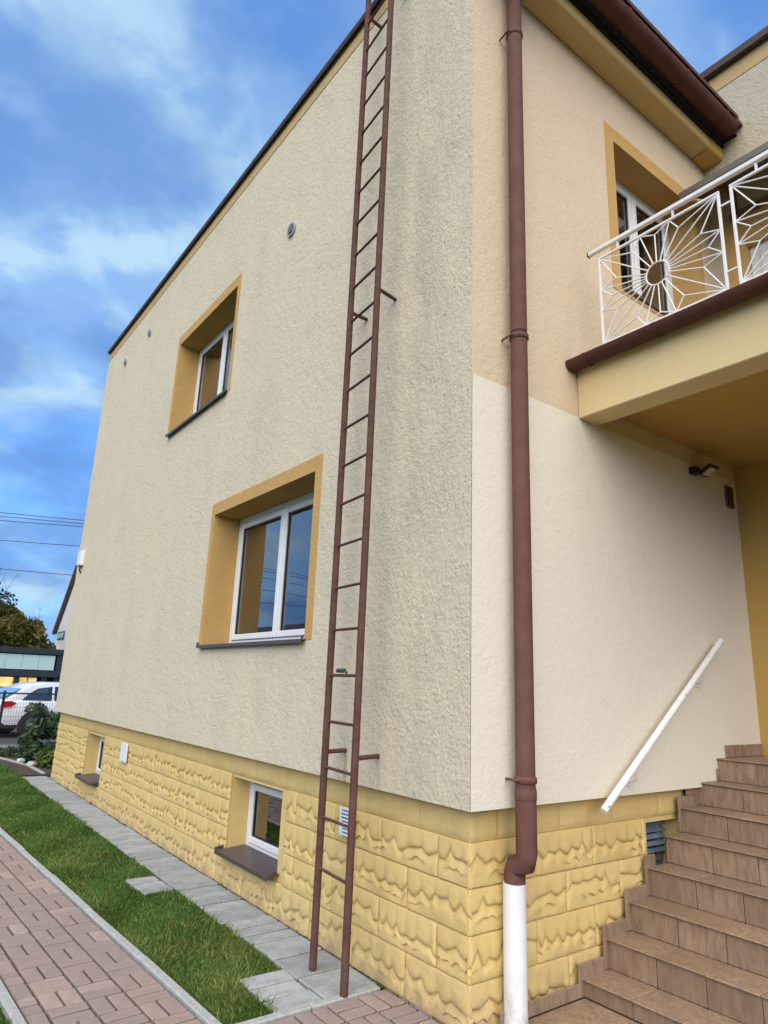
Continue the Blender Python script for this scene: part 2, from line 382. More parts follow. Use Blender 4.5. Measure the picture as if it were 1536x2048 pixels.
# ------------------------------------------------------------------ HOUSE
house = thing('house', 'two storey cream rendered house with ochre plinth and window surrounds', 'house')
def map_left(u, n, z): return (n, u, z)
def map_right(u, n, z): return (u, n, z)
def map_wing(u, n, z): return (XW+n, u, z)
def wall_with_holes(M, u0, u1, z0, z1, holes, n=0.):
    us = sorted({u0, u1, *[h[0] for h in holes], *[h[1] for h in holes]}); zs = sorted({z0, z1, *[h[2] for h in holes], *[h[3] for h in holes]})
    us = [q for q in us if u0 <= q <= u1]; zs = [q for q in zs if z0 <= q <= z1]
    mb = MB()
    for a_, b_ in zip(us, us[1:]):
        for c_, d_ in zip(zs, zs[1:]):
            if any(h[0] < (a_+b_)/2 < h[1] and h[2] < (c_+d_)/2 < h[3] for h in holes): continue
            mb.quad(M(a_, n, c_), M(b_, n, c_), M(b_, n, d_), M(a_, n, d_))
    return mb
mb = wall_with_holes(map_left, 0, LEN, ZB, ZT, [LW, UW])
mb.quad((0, 0, ZB), (0, LEN, ZB), (.14, LEN, ZB), (.14, 0.0, ZB))
mb.quad((0, LEN, ZB), (7, LEN, ZB), (7, LEN, ZT), (0, LEN, ZT))
mb.quad((0, 0, 6.85), (0.22, 0, 6.85), (.22, 0, ZT), (0, 0, ZT)).quad((.22, 0, 6.85), (.22, LEN, 6.85), (.22, LEN, ZT), (.22, 0, ZT))
part('facade_wall', mb, 'facade_stucco', house)
part('facade_wall', wall_with_holes(map_right, 0, XW, ZP, 6.85, [RWN]), 'old_stucco', house)
mb = MB().quad((0, -.003, ZB), (XW, -.003, ZB), (XW, -.003, ZP), (0, -.003, ZP)).quad((0, -.003, ZB), (XW, -.003, ZB), (XW, .14, ZB), (.14, .14, ZB)).quad((0, -.003, ZP), (XW, -.003, ZP), (XW, 0, ZP), (0, 0, ZP))
part('facade_wall', mb, 'new_stucco', house)
# attic band + roof trim on the long side
part('attic_band', MB().box(-.006, 0, ZT-.17, .0, LEN, ZT), 'attic_band_paint', house)
mb = MB().box(-.045, -.03, ZT, .30, LEN+.04, ZT+.045).box(-.045, -.03, ZT-.03, -.034, LEN+.04, ZT-.0005)
part('roof_edging', mb, 'roof_sheet', house, .006)
# wing
wz0, wd = 3.80, (-1.25, -.31, 3.80, 5.56)
part('wing_wall', wall_with_holes(map_wing, -3.2, 0, wz0, 7.55, [wd]), 'wing_stucco', house)
part('attic_band', MB().box(XW-.006, -3.2, 7.37, XW-.0, -.0, 7.55), 'attic_band_paint', house)
part('roof_edging', MB().box(XW-.07, -3.25, 7.55, XW+.3, LEN, 7.64), 'roof_sheet', house, .006)
part('wing_wall', MB().quad((XW, 0, 6.6), (XW, LEN, 6.6), (XW, LEN, 7.55), (XW, 0, 7.55)).quad((XW, -3.2, 0), (7, -3.2, 0), (7, -3.2, 7.55), (XW, -3.2, 7.55)).quad((7, -3.2, 0), (7, LEN, 0), (7, LEN, 7.55), (7, -3.2, 7.55)), 'wing_stucco', house)
part('wing_roof', MB().box(XW+.02, -3.2, 7.50, 7.05, LEN, 7.545), 'roof_sheet', house)
pdo = (-1.30, -.27, 1.19, 3.15)
part('porch_wall', wall_with_holes(map_wing, -3.2, 0, 0, 3.53, [pdo], .0), 'porch_paint', house)
# painted surround of the balcony door
mb = MB()
for a_ in ((-.305, -.125, 3.8, 5.86), (-1.42, -1.255, 3.8, 5.86), (-1.255, -.305, 5.565, 5.86)):
    mb.box(XW-.008, a_[0], a_[2], XW-.003, a_[1], a_[3])
part('painted_surround', mb, 'ochre_paint', house)
# main roof: cornice, soffit, slab
part('cornice', MB().box(.0, -.195, 6.575, 2.88, .0, 6.69), 'cornice_paint', house, .012)
part('cornice', MB().box(2.8805, -.198, 6.565, XW, .0, 6.695), 'porch_paint', house, .012)
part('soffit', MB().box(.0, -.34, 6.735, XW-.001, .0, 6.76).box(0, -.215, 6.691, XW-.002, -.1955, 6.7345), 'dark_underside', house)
mb = MB().prism([(.225, -.40, 6.80), (.225, -.40, 6.835), (.225, LEN, 7.25), (.225, LEN, 7.20)], (XW-.23, 0, 0))
part('roof', mb, 'roof_sheet', house)

# --- windows
def window(M, op, depth, mull, surround, sillmat, surr_mat, frame='white_pvc', fr=.062, sash=.055, curtain=None, bottom=False, sill_out=.045, sill_ext=.02, label=None):
    u0, u1, z0, z1 = op
    mb = MB()
    def bar(b, a0, a1, c0, c1, n0, n1):
        p = M(a0, n0, c0); q = M(a1, n1, c1)
        b.box(min(p[0], q[0]), min(p[1], q[1]), min(p[2], q[2]), max(p[0], q[0]), max(p[1], q[1]), max(p[2], q[2]))
    d0, d1 = depth, depth+.07
    bar(mb, u0, u0+fr, z0, z1, d0, d1); bar(mb, u1-fr, u1, z0, z1, d0, d1)
    bar(mb, u0+fr, u1-fr, z1-fr, z1, d0, d1); bar(mb, u0+fr, u1-fr, z0, z0+fr, d0, d1)
    win = part('window', mb, frame, house, .004)
    if label: win['label'] = label
    us = [u0+fr, u1-fr] if mull is None else [u0+fr, mull, u1-fr]
    for i, (a_, b_) in enumerate(zip(us, us[1:])):
        a2 = a_+.004; b2 = b_-.004; c2 = z0+fr+.004; e2 = z1-fr-.004
        sb = MB(); s0, s1 = depth-.014, depth+.05
        bar(sb, a2, a2+sash, c2, e2, s0, s1); bar(sb, b2-sash, b2, c2, e2, s0, s1)
        bar(sb, a2+sash, b2-sash, e2-sash, e2, s0, s1); bar(sb, a2+sash, b2-sash, c2, c2+sash, s0, s1)
        part('sash', sb, frame, win, .006)
        gb = MB(); bar(gb, a2+sash-.004, b2-sash+.004, c2+sash-.004, e2-sash+.004, depth+.014, depth+.022)
        part('pane', gb, 'window_glass', win)
        gk = MB(); q = .008
        bar(gk, a2+sash, a2+sash+q, c2+sash, e2-sash, depth+.004, depth+.0135); bar(gk, b2-sash-q, b2-sash, c2+sash, e2-sash, depth+.004, depth+.0135)
        bar(gk, a2+sash+q, b2-sash-q, c2+sash, c2+sash+q, depth+.004, depth+.0135); bar(gk, a2+sash+q, b2-sash-q, e2-sash-q, e2-sash, depth+.004, depth+.0135)
        part('gasket', gk, 'black_metal', win)
    # room behind
    rm = MB(); e = depth+.075; f = depth+2.2; pu = .5
    A = [(u0-pu, z0-.6), (u1+pu, z0-.6), (u1+pu, z1+.25), (u0-pu, z1+.25)]
    rm.quad(*[M(p[0], f, p[1]) for p in A])
    for p, q in zip(A, A[1:]+A[:1]): rm.quad(M(p[0], e, p[1]), M(q[0], e, q[1]), M(q[0], f, q[1]), M(p[0], f, p[1]))
    part('room_interior', rm, 'room_paint', win)
    # reveal + painted surround
    rv = MB(); n0 = -.004
    rv.quad(M(u0, n0, z0), M(u0, depth, z0), M(u0, depth, z1), M(u0, n0, z1)); rv.quad(M(u1, n0, z0), M(u1, depth, z0), M(u1, depth, z1), M(u1, n0, z1))
    rv.quad(M(u0, n0, z1), M(u1, n0, z1), M(u1, depth, z1), M(u0, depth, z1)); rv.quad(M(u0, n0, z0), M(u1, n0, z0), M(u1, depth, z0), M(u0, depth, z0))
    sw0, sw1, st, sbm = surround
    o0, o1, t1, b0 = u0-sw0, u1+sw1, z1+st, z0-sbm
    if max(surround) > 0:
        rv.quad(M(o0, n0, b0), M(u0, n0, z0), M(u0, n0, z1), M(o0, n0, t1)); rv.quad(M(o1, n0, b0), M(u1, n0, z0), M(u1, n0, z1), M(o1, n0, t1))
        rv.quad(M(o0, n0, t1), M(u0, n0, z1), M(u1, n0, z1), M(o1, n0, t1))
        rv.quad(M(o0, n0, b0), M(u0, n0, z0), M(u1, n0, z0), M(o1, n0, b0))
        for p, q in (((o0, b0), (o0, t1)), ((o0, t1), (o1, t1)), ((o1, t1), (o1, b0))):
            rv.quad(M(p[0], n0, p[1]), M(q[0], n0, q[1]), M(q[0], .0, q[1]), M(p[0], 0., p[1]))
    part('surround', rv, surr_mat, win)
    if sillmat:
        x0 = -sill_out; k = sill_ext
        sl = MB()
        a0, a1 = u0-k, u1+k
        prof = [(depth+.002, z0+.026), (x0, z0+.004), (x0, z0-.026), (x0+.005, z0-.026), (x0+.006, z0-.004), (depth, z0+.016)]
        vec = Vector(M(a1, 0, 0))-Vector(M(a0, 0, 0))
        sl.prism([M(a0, n, zz) for n, zz in prof], vec)
        for q in (a0, a1-.004):
            sl.prism([M(q, n, zz) for n, zz in ((-.02, z0+.01), (-.02, z0+.035), (x0+.0, z0+.022), (x0, z0+.0))], vec.normalized()*.004)
        part('sill', sl, sillmat, win, .0015)
    if curtain:
        for c0, c1 in curtain:
            n_ = int((c1-c0)/.012); cb = MB(); pr = None
            for i in range(n_+1):
                uu = c0+(c1-c0)*i/n_; nn = depth+.125+.034*math.sin(i*.62)+.016*math.sin(i*.27)
                cur = (M(uu, nn, z0+.02), M(uu, nn, z1-.02))
                if pr: cb.quad(pr[0], cur[0], cur[1], pr[1])
                pr = cur
            part('curtain', cb, 'curtain_cloth', win, smooth=True)
    return win
window(map_left, LW, .275, 2.705, (.10, .072, .12, 0), 'sill_sheet', 'ochre_paint', curtain=[(1.8, 3.02)], label='ground floor double window with white frames and lace curtain')
window(map_left, UW, .265, 4.60, (.08, .07, .125, 0), 'sill_sheet', 'ochre_paint', curtain=[(3.8, 4.75)], label='upper floor double window with white frames')
window(map_right, RWN, .235, 2.19, (.115, .115, .135, .06), 'sill_sheet', 'ochre_paint', sill_out=.02, sill_ext=-.002, curtain=[(1.7, 2.3)], label='white framed window in warm plaster behind the balcony railing')
def shift(M, k): return lambda u, n, z: M(u, n+k, z)
MLp, MRp = shift(map_left, PL), shift(map_right, PL)
window(MLp, B1, .155, None, (0, 0, 0, 0), 'sill_sheet', 'plinth_paint', fr=.05, sash=.05, sill_out=.10, sill_ext=.03, label='small white basement window nearest the ladder')
window(MLp, B2, .155, None, (0, 0, 0, 0), 'sill_sheet', 'plinth_paint', fr=.05, sash=.05, sill_out=.10, sill_ext=.03, label='small white basement window at the far end of the plinth')
bw = window(MRp, B3, .13, None, (0, 0, 0, 0), None, 'plinth_paint', frame='grey_pvc', fr=.03, sash=.035, label='small grey louvred basement window behind the steps')
for k in range(5):
    zz = .60+k*.042
    part('louvre', MB().prism([(B3[0]+.05, PL+.09, zz), (B3[0]+.05, PL+.12, zz+.022), (B3[0]+.05, PL+.125, zz+.018), (B3[0]+.05, PL+.095, zz-.004)], (.36, 0, 0)), 'grey_pvc', bw)
# balcony door and house door
def door(M, op, depth, mat, label, glass_):
    u0, u1, z0, z1 = op; mb = MB()
    def bar(b, a0, a1, c0, c1, n0, n1):
        p = M(a0, n0, c0); q = M(a1, n1, c1); b.box(min(p[0], q[0]), min(p[1], q[1]), c0, max(p[0], q[0]), max(p[1], q[1]), c1)
    bar(mb, u0, u0+.08, z0, z1, depth, depth+.07); bar(mb, u1-.08, u1, z0, z1, depth, depth+.07); bar(mb, u0+.08, u1-.08, z1-.08, z1, depth, depth+.07)
    d = part('door', mb, mat, house, .004); d['label'] = label
    lf = MB(); s = .09; a0, a1, c0, c1 = u0+.084, u1-.084, z0+.01, z1-.084
    bar(lf, a0, a0+s, c0, c1, depth-.01, depth+.05); bar(lf, a1-s, a1, c0, c1, depth-.01, depth+.05); bar(lf, a0+s, a1-s, c1-s, c1, depth-.01, depth+.05); bar(lf, a0+s, a1-s, c0, c0+.3, depth-.01, depth+.05)
    part('door_leaf', lf, mat, d, .004)
    g = MB(); bar(g, a0+s, a1-s, c0+.3, c1-s, depth+.012, depth+.022); part('pane', g, 'window_glass', d)
    rm = MB(); bar(rm, u0-.2, u1+.2, z0-.1, z1+.2, depth+1.4, depth+1.5); part('room_interior', rm, 'room_paint', d)
    h = MB(); bar(h, a1-.055, a1-.035, (z0+z1)/2-.06, (z0+z1)/2+.06, depth-.05, depth-.01); part('handle', h, 'vent_metal', d, .003)
    rv = MB()
    rv.quad(M(u0, 0, z0), M(u0, depth, z0), M(u0, depth, z1), M(u0, 0, z1)); rv.quad(M(u1, 0, z0), M(u1, depth, z0), M(u1, depth, z1), M(u1, 0, z1)); rv.quad(M(u0, 0, z1), M(u1, 0, z1), M(u1, depth, z1), M(u0, depth, z1))
    part('surround', rv, 'ochre_paint', d)
door(map_wing, wd, .06, 'white_pvc', 'white glazed door opening onto the balcony', True)
door(map_wing, pdo, .06, 'door_wood', 'brown entrance door at the top of the steps', True)

# --- plinth
zs = [.0, .221, .429, .637, .845]
hl = [(B1[0], B1[1], B1[2], B1[3]), (B2[0], B2[1], B2[2], B2[3])]
core = wall_with_holes(MLp, PL, LEN-.10, -.15, ZB+.01, hl)
for q in wall_with_holes(MRp, PL, XW, -.15, ZB+.01, [B3]).f: pass
c2_ = wall_with_holes(MRp, PL, XW, -.15, ZB+.01, [B3])
for f in c2_.f: core.quad(*[c2_.v[k] for k in f])
core.quad((PL, LEN-.10, -.15), (7, LEN-.10, -.15), (7, LEN-.10, ZB+.01), (PL, LEN-.10, ZB+.01))
plinth = part('plinth', core, 'plinth_paint', house)
def stone_mesh(seed, plain=False, fr_=1.):
    """rock faced block 0.5 x 0.208 m as a height field, relief along local -y; objects scale it to length"""
    rr = random.Random(seed); W_, H_ = .5, .208
    nu, nv = (14, 8) if plain else (64, 28)
    us = np.linspace(0, 1, nu+1); vs = np.linspace(0, 1, nv+1)
    us = np.clip(us, 0, 1); uo = us*fr_; U_, V_ = np.meshgrid(us, vs, indexing='ij')
    ex, ez = .014/fr_, .055
    sm = lambda t: np.clip(t, 0, 1)**2*(3-2*np.clip(t, 0, 1))
    pil = (.6+.4*sm(np.minimum(U_, 1-U_)/ex)**.6)*(.12+.88*sm(np.minimum(V_, 1-V_)/ez)**.6)
    if plain: h = pil*(.013+.003*np.sin(5*U_+seed)*np.sin(3*V_+seed))
    else:
        xs = [0.]
        while xs[-1] < .95: xs.append(xs[-1]+rr.uniform(.06, .15))
        mid_ = rr.uniform(.42, .60); tilt = rr.uniform(-.30, .14); walk = 0.; hi = rr.random() < .5; zz = []; kind = []
        for x in xs:
            walk = .6*walk+rr.uniform(-.11, .11)
            zz.append(min(.80, max(.2, mid_+tilt*(x-.5)+walk+(.10 if hi else -.10)*rr.uniform(.2, 1.4)))); kind.append(hi); hi = not hi
        cols = sorted({0., fr_, .008, .02, .032, fr_-.008, fr_-.02, fr_-.032, *[x for x in xs if .04 < x < fr_-.04], *[(p*(3-k)+q*k)/3 for p, q in zip(xs, xs[1:]) for k in (1, 2) if .04 < (p*(3-k)+q*k)/3 < fr_-.04]})
        uo = np.array(cols); us = uo/fr_; nu = len(us)-1
        s1 = np.interp(uo, xs, zz)[:, None]
        def bulge(seps):
            sp = [-.07]+seps+[1.1]; j = np.clip(np.searchsorted(sp, uo, side='right')-1, 0, len(sp)-2); sp = np.array(sp)
            f = (uo-sp[j])/(sp[j+1]-sp[j]); return (np.sin(np.pi*np.clip(f, 0, 1))**.75)[:, None]
        bu = bulge([x for x, k in zip(xs, kind) if k]); bl = bulge([x for x, k in zip(xs, kind) if not k])
        depth_ = np.interp(uo, xs, [rr.uniform(.7, 1.25) for _ in xs])[:, None]
        # second, partial break below the first
        x2 = [0.]
        while x2[-1] < .95: x2.append(x2[-1]+rr.uniform(.05, .12))
        z2 = [rr.uniform(.50, .68) if k % 2 else rr.uniform(.28, .46) for k in range(len(x2))]
        s2 = np.maximum(s1*np.interp(uo, x2, z2)[:, None], .07)
        m2 = sm(np.interp(uo, np.linspace(0, 1, 6), [rr.uniform(-1.1, 1.3) for _ in range(6)]))[:, None]
        tl = np.array([1, .93, .70, .35, .08])[None, :]; tm = np.array([.92, .66, .34, .09])[None, :]; tu = np.array([.048, .13, .26, .5, .78, .93, 1.])[None, :]
        hm = np.interp(tm, [0, .3, .7, 1], [.001, .008, .015, .018])+bl*np.interp(tm, [0, .3, 1], [0, .002, .003])*depth_
        lo_ = (1-m2)*np.interp(tl, [0, .5, 1], [.019, .020, .016])+m2*np.interp(tl, [0, .4, .8, 1], [.005, .012, .017, .014])
        up_ = np.interp(tu, [0, .12, .4, .8, 1], [.011, .014, .0165, .0165, .014])+bu*np.interp(tu, [0, .15, .45, .8, 1], [.006, .0085, .006, .002, .0])*depth_
        h = np.concatenate([lo_, hm, up_], 1)
        V_ = np.concatenate([s2*(1-tl), s2+(s1-s2)*(1-tm), s1+(1-s1)*tu], 1); U_ = np.repeat(us[:, None], V_.shape[1], 1); nv = V_.shape[1]-1
        ed = np.minimum(U_, 1-U_)*fr_/.03
        h = h*(.62+.38*sm(ed)**.7)
        h[:, 0] *= .12; h[:, -1] *= .12
    pad = lambda A, e0, e1: np.concatenate([e0, A, e1], 0)
    h = pad(h, h[:1]*0, h[-1:]*0); U_ = pad(U_, U_[:1], U_[-1:]); V_ = pad(V_, V_[:1], V_[-1:]); nu += 2
    mb_ = MB()
    mb_.v = [(U_[i, j]*W_*fr_, -h[i, j], V_[i, j]*H_) for i in range(nu+1) for j in range(nv+1)]
    mb_.f = [(i*(nv+1)+j, (i+1)*(nv+1)+j, (i+1)*(nv+1)+j+1, i*(nv+1)+j+1) for i in range(nu) for j in range(nv)]
    me = mb_.mesh('stone_block', 'plinth_paint', smooth=True)
    try: me.set_sharp_from_angle(angle=R(42))
    except Exception: pass
    return me
FRS = (1., .75, .5, .25, .12)
stones = [{f: stone_mesh(k, False, f) for f in FRS} for k in range(20, 44)]; plains = [{f: stone_mesh(k, True, f) for f in FRS} for k in range(3)]
def lay(side, u0, u1, z0, z1, me):
    o = bpy.data.objects.new('stone_block', me[1.]); COL.objects.link(o); o.parent = plinth
    g = .0012
    f_ = min(FRS, key=lambda q: abs(q-(u1-u0)/.5)); o.data = me[f_]
    sx, sz = (u1-u0-2*g)/(.5*f_), (z1-z0-2*g)/.208
    if side == 'L':     # along -y seen from outside: local x -> -y , local -y(out) -> -x
        o.rotation_euler = (0, 0, -math.pi/2); o.location = (PL-.004, u1-g, z0+g)
    else:
        o.location = (u0+g, PL-.004, z0+g)
    o.scale = (sx, 1, sz)
def course(side, start, end, z0, z1, off, meshes, gaps):
    u = start-off; k = 0
    while u < end-.02:
        a_, b_ = max(u, start), min(u+.5, end); u += .5
        segs = [(a_, b_)]
        for g0, g1 in gaps:
            ns = []
            for p, q in segs:
                if g1 <= p or g0 >= q: ns.append((p, q))
                else:
                    if g0-p > .03: ns.append((p, g0))
                    if q-g1 > .03: ns.append((g1, q))
            segs = ns
        for p, q in segs: lay(side, p, q, z0, z1, meshes[(k*5+int(z0*17)+(side == 'R')*3) % len(meshes)]); k += 1
for r_ in range(4):
    gl_ = [(B1[0]-.09, B1[1]+.012), (B2[0]-.05, B2[1]+.012)] if zs[r_+1] > .27 else []
    course('L', PL-.022, LEN-.10, zs[r_], zs[r_+1], .25 if r_ % 2 else .0, stones, gl_)
    gr_ = [(B3[0]-.03, 3.2)] if r_ >= 2 else []
    course('R', PL-.022, [1.2, 1.45, 1.7, 1.7][r_], zs[r_], zs[r_+1], .0 if r_ % 2 else .25, stones, gr_)
course('L', PL-.012, LEN-.10, .845, ZB+.005, .1, plains, [])
course('R', PL-.012, 2.1, .845, ZB+.005, .3, plains, [])

# --- balcony slab
bal = part('balcony', MB().box(.99, -2.3, 3.385, 1.19, -.001, 3.80).box(1.19, -2.3, 3.385, XW-.001, -2.1, 3.80), 'balcony_stucco', house, .006)
part('balcony_ceiling', MB().box(1.1905, -2.0995, 3.53, XW-.001, -.002, 3.56), 'porch_paint', bal)
part('balcony_floor', MB().box(.97, -2.32, 3.803, XW-.001, -.002, 3.835), 'stair_tile', bal)
part('drip_flashing', MB().box(.93, -2.32, 3.787, .99, -.002, 3.802), 'canopy_sheet', bal)

# ------------------------------------------------------------------ STAIRCASE
nos = [.87, 1.10, 1.325, 1.545, 1.752, 1.963, 2.19, 2.42]; tz = [.111, .265, .42, .58, .74, .892, 1.04, 1.19]
YF, YR = .045, -2.16
TW = .27
stair = thing('staircase', 'brown tiled outdoor steps rising along the wall to the porch', 'stairs', (.87, -.6, 0))
mb = MB()
for i, (x, z_) in enumerate(zip(nos, tz)): mb.box(x+.02, YR+.0+i*.0004, -.1, XW-.002-i*.0006, YF-.004-i*.0004, z_-.009)
part('step_core', mb, 'grout', stair)
def tilebox(name, x0, y0, z0, x1, y1, z1, par, bev=.0025, mat='stair_tile'):
    return part(name, MB().box(x0, y0, z0, x1, y1, z1), mat, par, bev, angle=60)
ys = [YF-.0]
ys = [.03, -.27]+[-.27-TW*k for k in range(1, 8)]
for i, (x, z_) in enumerate(zip(nos, tz)):
    zb = tz[i-1] if i else .02
    xn = nos[i+1]+.018 if i < 7 else XW-.003
    for a_, b_ in zip(ys, ys[1:]):
        g = .0018; lift = random.uniform(-.0008, .0008)
        tilebox('riser_tile', x+.010+lift, b_+g, zb+.0015, x+.019, a_-g, z_-.0115, stair)
        nx = 1 if i < 7 else 3
        for k in range(nx):
            xa = x-.006+(xn-x)*k/nx; xb = x-.006+(xn-x+.006)*(k+1)/nx
            tilebox('tread_tile', xa+(g if k else 0), b_+g, z_-.010, xb-g, a_-g, z_+lift, stair, .004)
    # skirting on the wall
    xe = nos[i+1]-.026 if i < 7 else XW-.004
    if i == 4: continue
    if i == 3: xe = 1.628
    tilebox('skirting_tile', x-.026, YF-.022, zb+.0015 if i else .0205, xe-.0015, YF-.008, z_+.066, stair)
tilebox('skirting_tile', 2.045, YF-.021, .9595, 2.1625, YF-.009, 1.0075, stair)
tilebox('skirting_tile', 2.395, -.016, 1.0415, 2.5435, -.0045, 1.122, stair)
tilebox('skirting_tile', 2.545, -.016, 1.1915, 2.826, -.0045, 1.275, stair); tilebox('skirting_tile', 2.829, -.016, 1.1915, XW-.004, -.0045, 1.275, stair)
tilebox('skirting_tile', .24, YF-.022, .0215, .842, YF-.008, .088, stair)
# landing at the foot of the steps
land = part('landing', MB().box(.20, -3.2, -.1, .885, .02, .009), 'grout'); tag(land, None, None, kind='structure')
for j in range(10):
    for k in range(3):
        x1 = .885-.012-k*.30; x0 = max(x1-.297, .20)
        if x1-x0 > .03: tilebox('floor_tile', x0, .018-(j+1)*.297-.003*j, .0095, x1, .018-j*.30, .020+random.uniform(-.0006, .0006), land)

# ------------------------------------------------------------------ LADDER
lad = thing('ladder', 'tall rusty brown steel ladder fixed to the long facade', 'ladder', (-.178, .93, 0))
la0, la1 = Vector((-.158, 1.122, 0.006)), Vector((-.152, 1.112, 8.1)); lb0, lb1 = Vector((-.195, .742, .006)), Vector((-.182, .733, 8.1))
part('rail', MB().tube([la0, la1], .0225, 14), 'ladder_paint', lad, smooth=True); part('rail', MB().tube([lb0, lb1], .0225, 14), 'ladder_paint', lad, smooth=True)
for k in range(27):
    z_ = .535+k*.2788+random.uniform(-.006, .006)
    t = z_/8.1; p = la0.lerp(la1, t); q = lb0.lerp(lb1, t); q.z += random.uniform(-.006, .006)
    part('rung', MB().tube([p, q], .0092, 8), 'ladder_paint', lad, smooth=True)
for z_, za, zb_ in ((1.19, 0, 0), (4.25, 0, 0), (7.05, 0, 0)):
    for p0, yy in ((la0.lerp(la1, z_/8.1), 1.125), (lb0.lerp(lb1, z_/8.1), .778)):
        part('bracket', MB().tube([(p0.x, p0.y, z_), (0.01, yy, z_+.005)], .0135, 10), 'ladder_paint', lad, smooth=True)
z_ = 1.676; p = la0.lerp(la1, z_/8.1); q = lb0.lerp(lb1, z_/8.1)
part('tape', MB().tube([p.lerp(q, .28), p.lerp(q, .52)], .0135, 8).box(p.x-.004, p.lerp(q, .5).y-.006, z_-.03, p.x+.006, p.lerp(q, .5).y+.004, z_), 'green_tape', lad, smooth=False)

# ------------------------------------------------------------------ DOWNPIPE
dp = thing('downpipe', 'brown rainwater downpipe with white lower section near the corner', 'pipe', (.31, 0, 0))
PX, PY, PR = .312, -.088, .051
part('pipe', MB().tube([(PX, PY, 3.72), (PX, PY, 6.95)], PR, 24), 'pipe_paint', dp, smooth=True)
part('pipe', MB().tube([(PX, PY, 1.06), (PX, PY, 3.74)], PR*1.0, 24), 'pipe_paint', dp, smooth=True)
smooth_by_angle(part('elbow', MB().tube([(PX, PY, 1.12), (PX, PY, .80), (PX, PY+.006, .762), (PX, -.012, .735), (PX, -.006, .70), (PX, -.006, .63)], [PR*1.06]*6, 24), 'pipe_paint', dp), 50)
smooth_by_angle(part('lower_pipe', MB().tube([(PX-.004, -.008, -.05), (PX-.004, -.006, .655)], .0585, 24), 'white_pipe', dp), 40)
for z_ in (1.155, 3.70, 6.06):
    smooth_by_angle(part('collar', MB().tube([(PX, PY, z_-.018), (PX, PY, z_-.012), (PX, PY, z_+.012), (PX, PY, z_+.018)], [PR+.002, PR+.008, PR+.008, PR+.002], 24), 'pipe_paint', dp), 60)
    for sx in (-1, 1): part('clip_bolt', MB().tube([(PX+sx*(PR+.006), PY-.012, z_), (PX+sx*(PR+.016), PY+.004, z_), (PX+sx*(PR+.006), 0.0, z_)], .0065, 8), 'pipe_paint', dp, smooth=True)
smooth_by_angle(part('joint_ring', MB().tube([(PX, PY, 1.055), (PX, PY, 1.06), (PX, PY, 1.105), (PX, PY, 1.11)], [PR+.003, PR+.0055, PR+.0055, PR+.003], 24), 'pipe_paint', dp), 60)

# ------------------------------------------------------------------ GUTTERS
def half_gutter(a_, b_, axis, c0, c1, r_, th=.006):
    """half round trough along axis ('x' or 'y') with centre (c0,z=c1)"""
    mb_ = MB(); n_ = 14; ring = []
    for k in range(n_+1):
        an = math.pi+math.pi*k/n_; ring.append((c0+r_*math.cos(an), c1+r_*math.sin(an)))
    for k in range(n_+1):
        an = 2*math.pi-math.pi*k/n_; ring.append((c0+(r_-th)*math.cos(an), c1+(r_-th)*math.sin(an)))
    f = (lambda p, t: (t, p[0], p[1])) if axis == 'x' else (lambda p, t: (p[0], t, p[1]))
    d = (b_-a_, 0, 0) if axis == 'x' else (0, b_-a_, 0)
    return mb_.prism([f(p, a_) for p in ring], d), [f(p, 0) for p in ring[:n_+1]]
rg = thing('roof_gutter', 'brown half round gutter along the eaves of the upper front', 'gutter', (1.5, -.33, 6.65))
GY, GZ, GR = -.335, 6.765, .078
g_, prof = half_gutter(-.05, 2.985, 'x', GY, GZ, GR); smooth_by_angle(part('trough', g_, 'gutter_paint', rg), 40)
def cap_mesh(axis, t, c0, c1, r_, dep):
    pts = [(c0+r_*math.cos(math.pi+math.pi*k/14), c1+r_*math.sin(math.pi+math.pi*k/14)) for k in range(15)]
    f = (lambda p: (t, p[0], p[1])) if axis == 'x' else (lambda p: (p[0], t, p[1]))
    return MB().prism([f(p) for p in pts], (dep, 0, 0) if axis == 'x' else (0, dep, 0))
part('end_cap', cap_mesh('x', 2.985, GY, GZ, GR+.003, .012), 'gutter_paint', rg)
for x in (.35, 1.27, 2.12, 2.78):
    g_, _ = half_gutter(x, x+.03, 'x', GY, GZ, GR+.007, .0065); smooth_by_angle(part('joint_band', g_, 'gutter_paint', rg), 40)
smooth_by_angle(part('outlet', MB().tube([(PX, GY, GZ-GR+.01), (PX, GY, 6.60), (PX, GY+.05, 6.52), (PX, PY-.04, 6.40), (PX, PY, 6.34), (PX, PY, 6.25)], PR*.98, 20), 'pipe_paint', rg), 60)
part('drip_edge', MB().box(-.05, GY-.085, GZ+.055, 2.985, GY+.09, GZ+.062).box(-.05, GY-.087, GZ+.02, 2.985, GY-.0845, GZ+.062), 'gutter_paint', rg)
bgt = thing('balcony_gutter', 'brown half round gutter along the balcony edge under the railing', 'gutter', (.925, -1, 3.7))
g_, _ = half_gutter(-2.3, -.02, 'y', .925, 3.765, .062); smooth_by_angle(part('trough', g_, 'gutter_paint', bgt), 40)
part('end_cap', cap_mesh('y', -.02, .925, 3.765, .065, .010), 'gutter_paint', bgt)
for y_ in (-.14, -.64, -1.3, -1.9):
    g_, _ = half_gutter(y_-.02, y_, 'y', .925, 3.765, .067, .0045); smooth_by_angle(part('joint_band', g_, 'gutter_paint', bgt), 40)

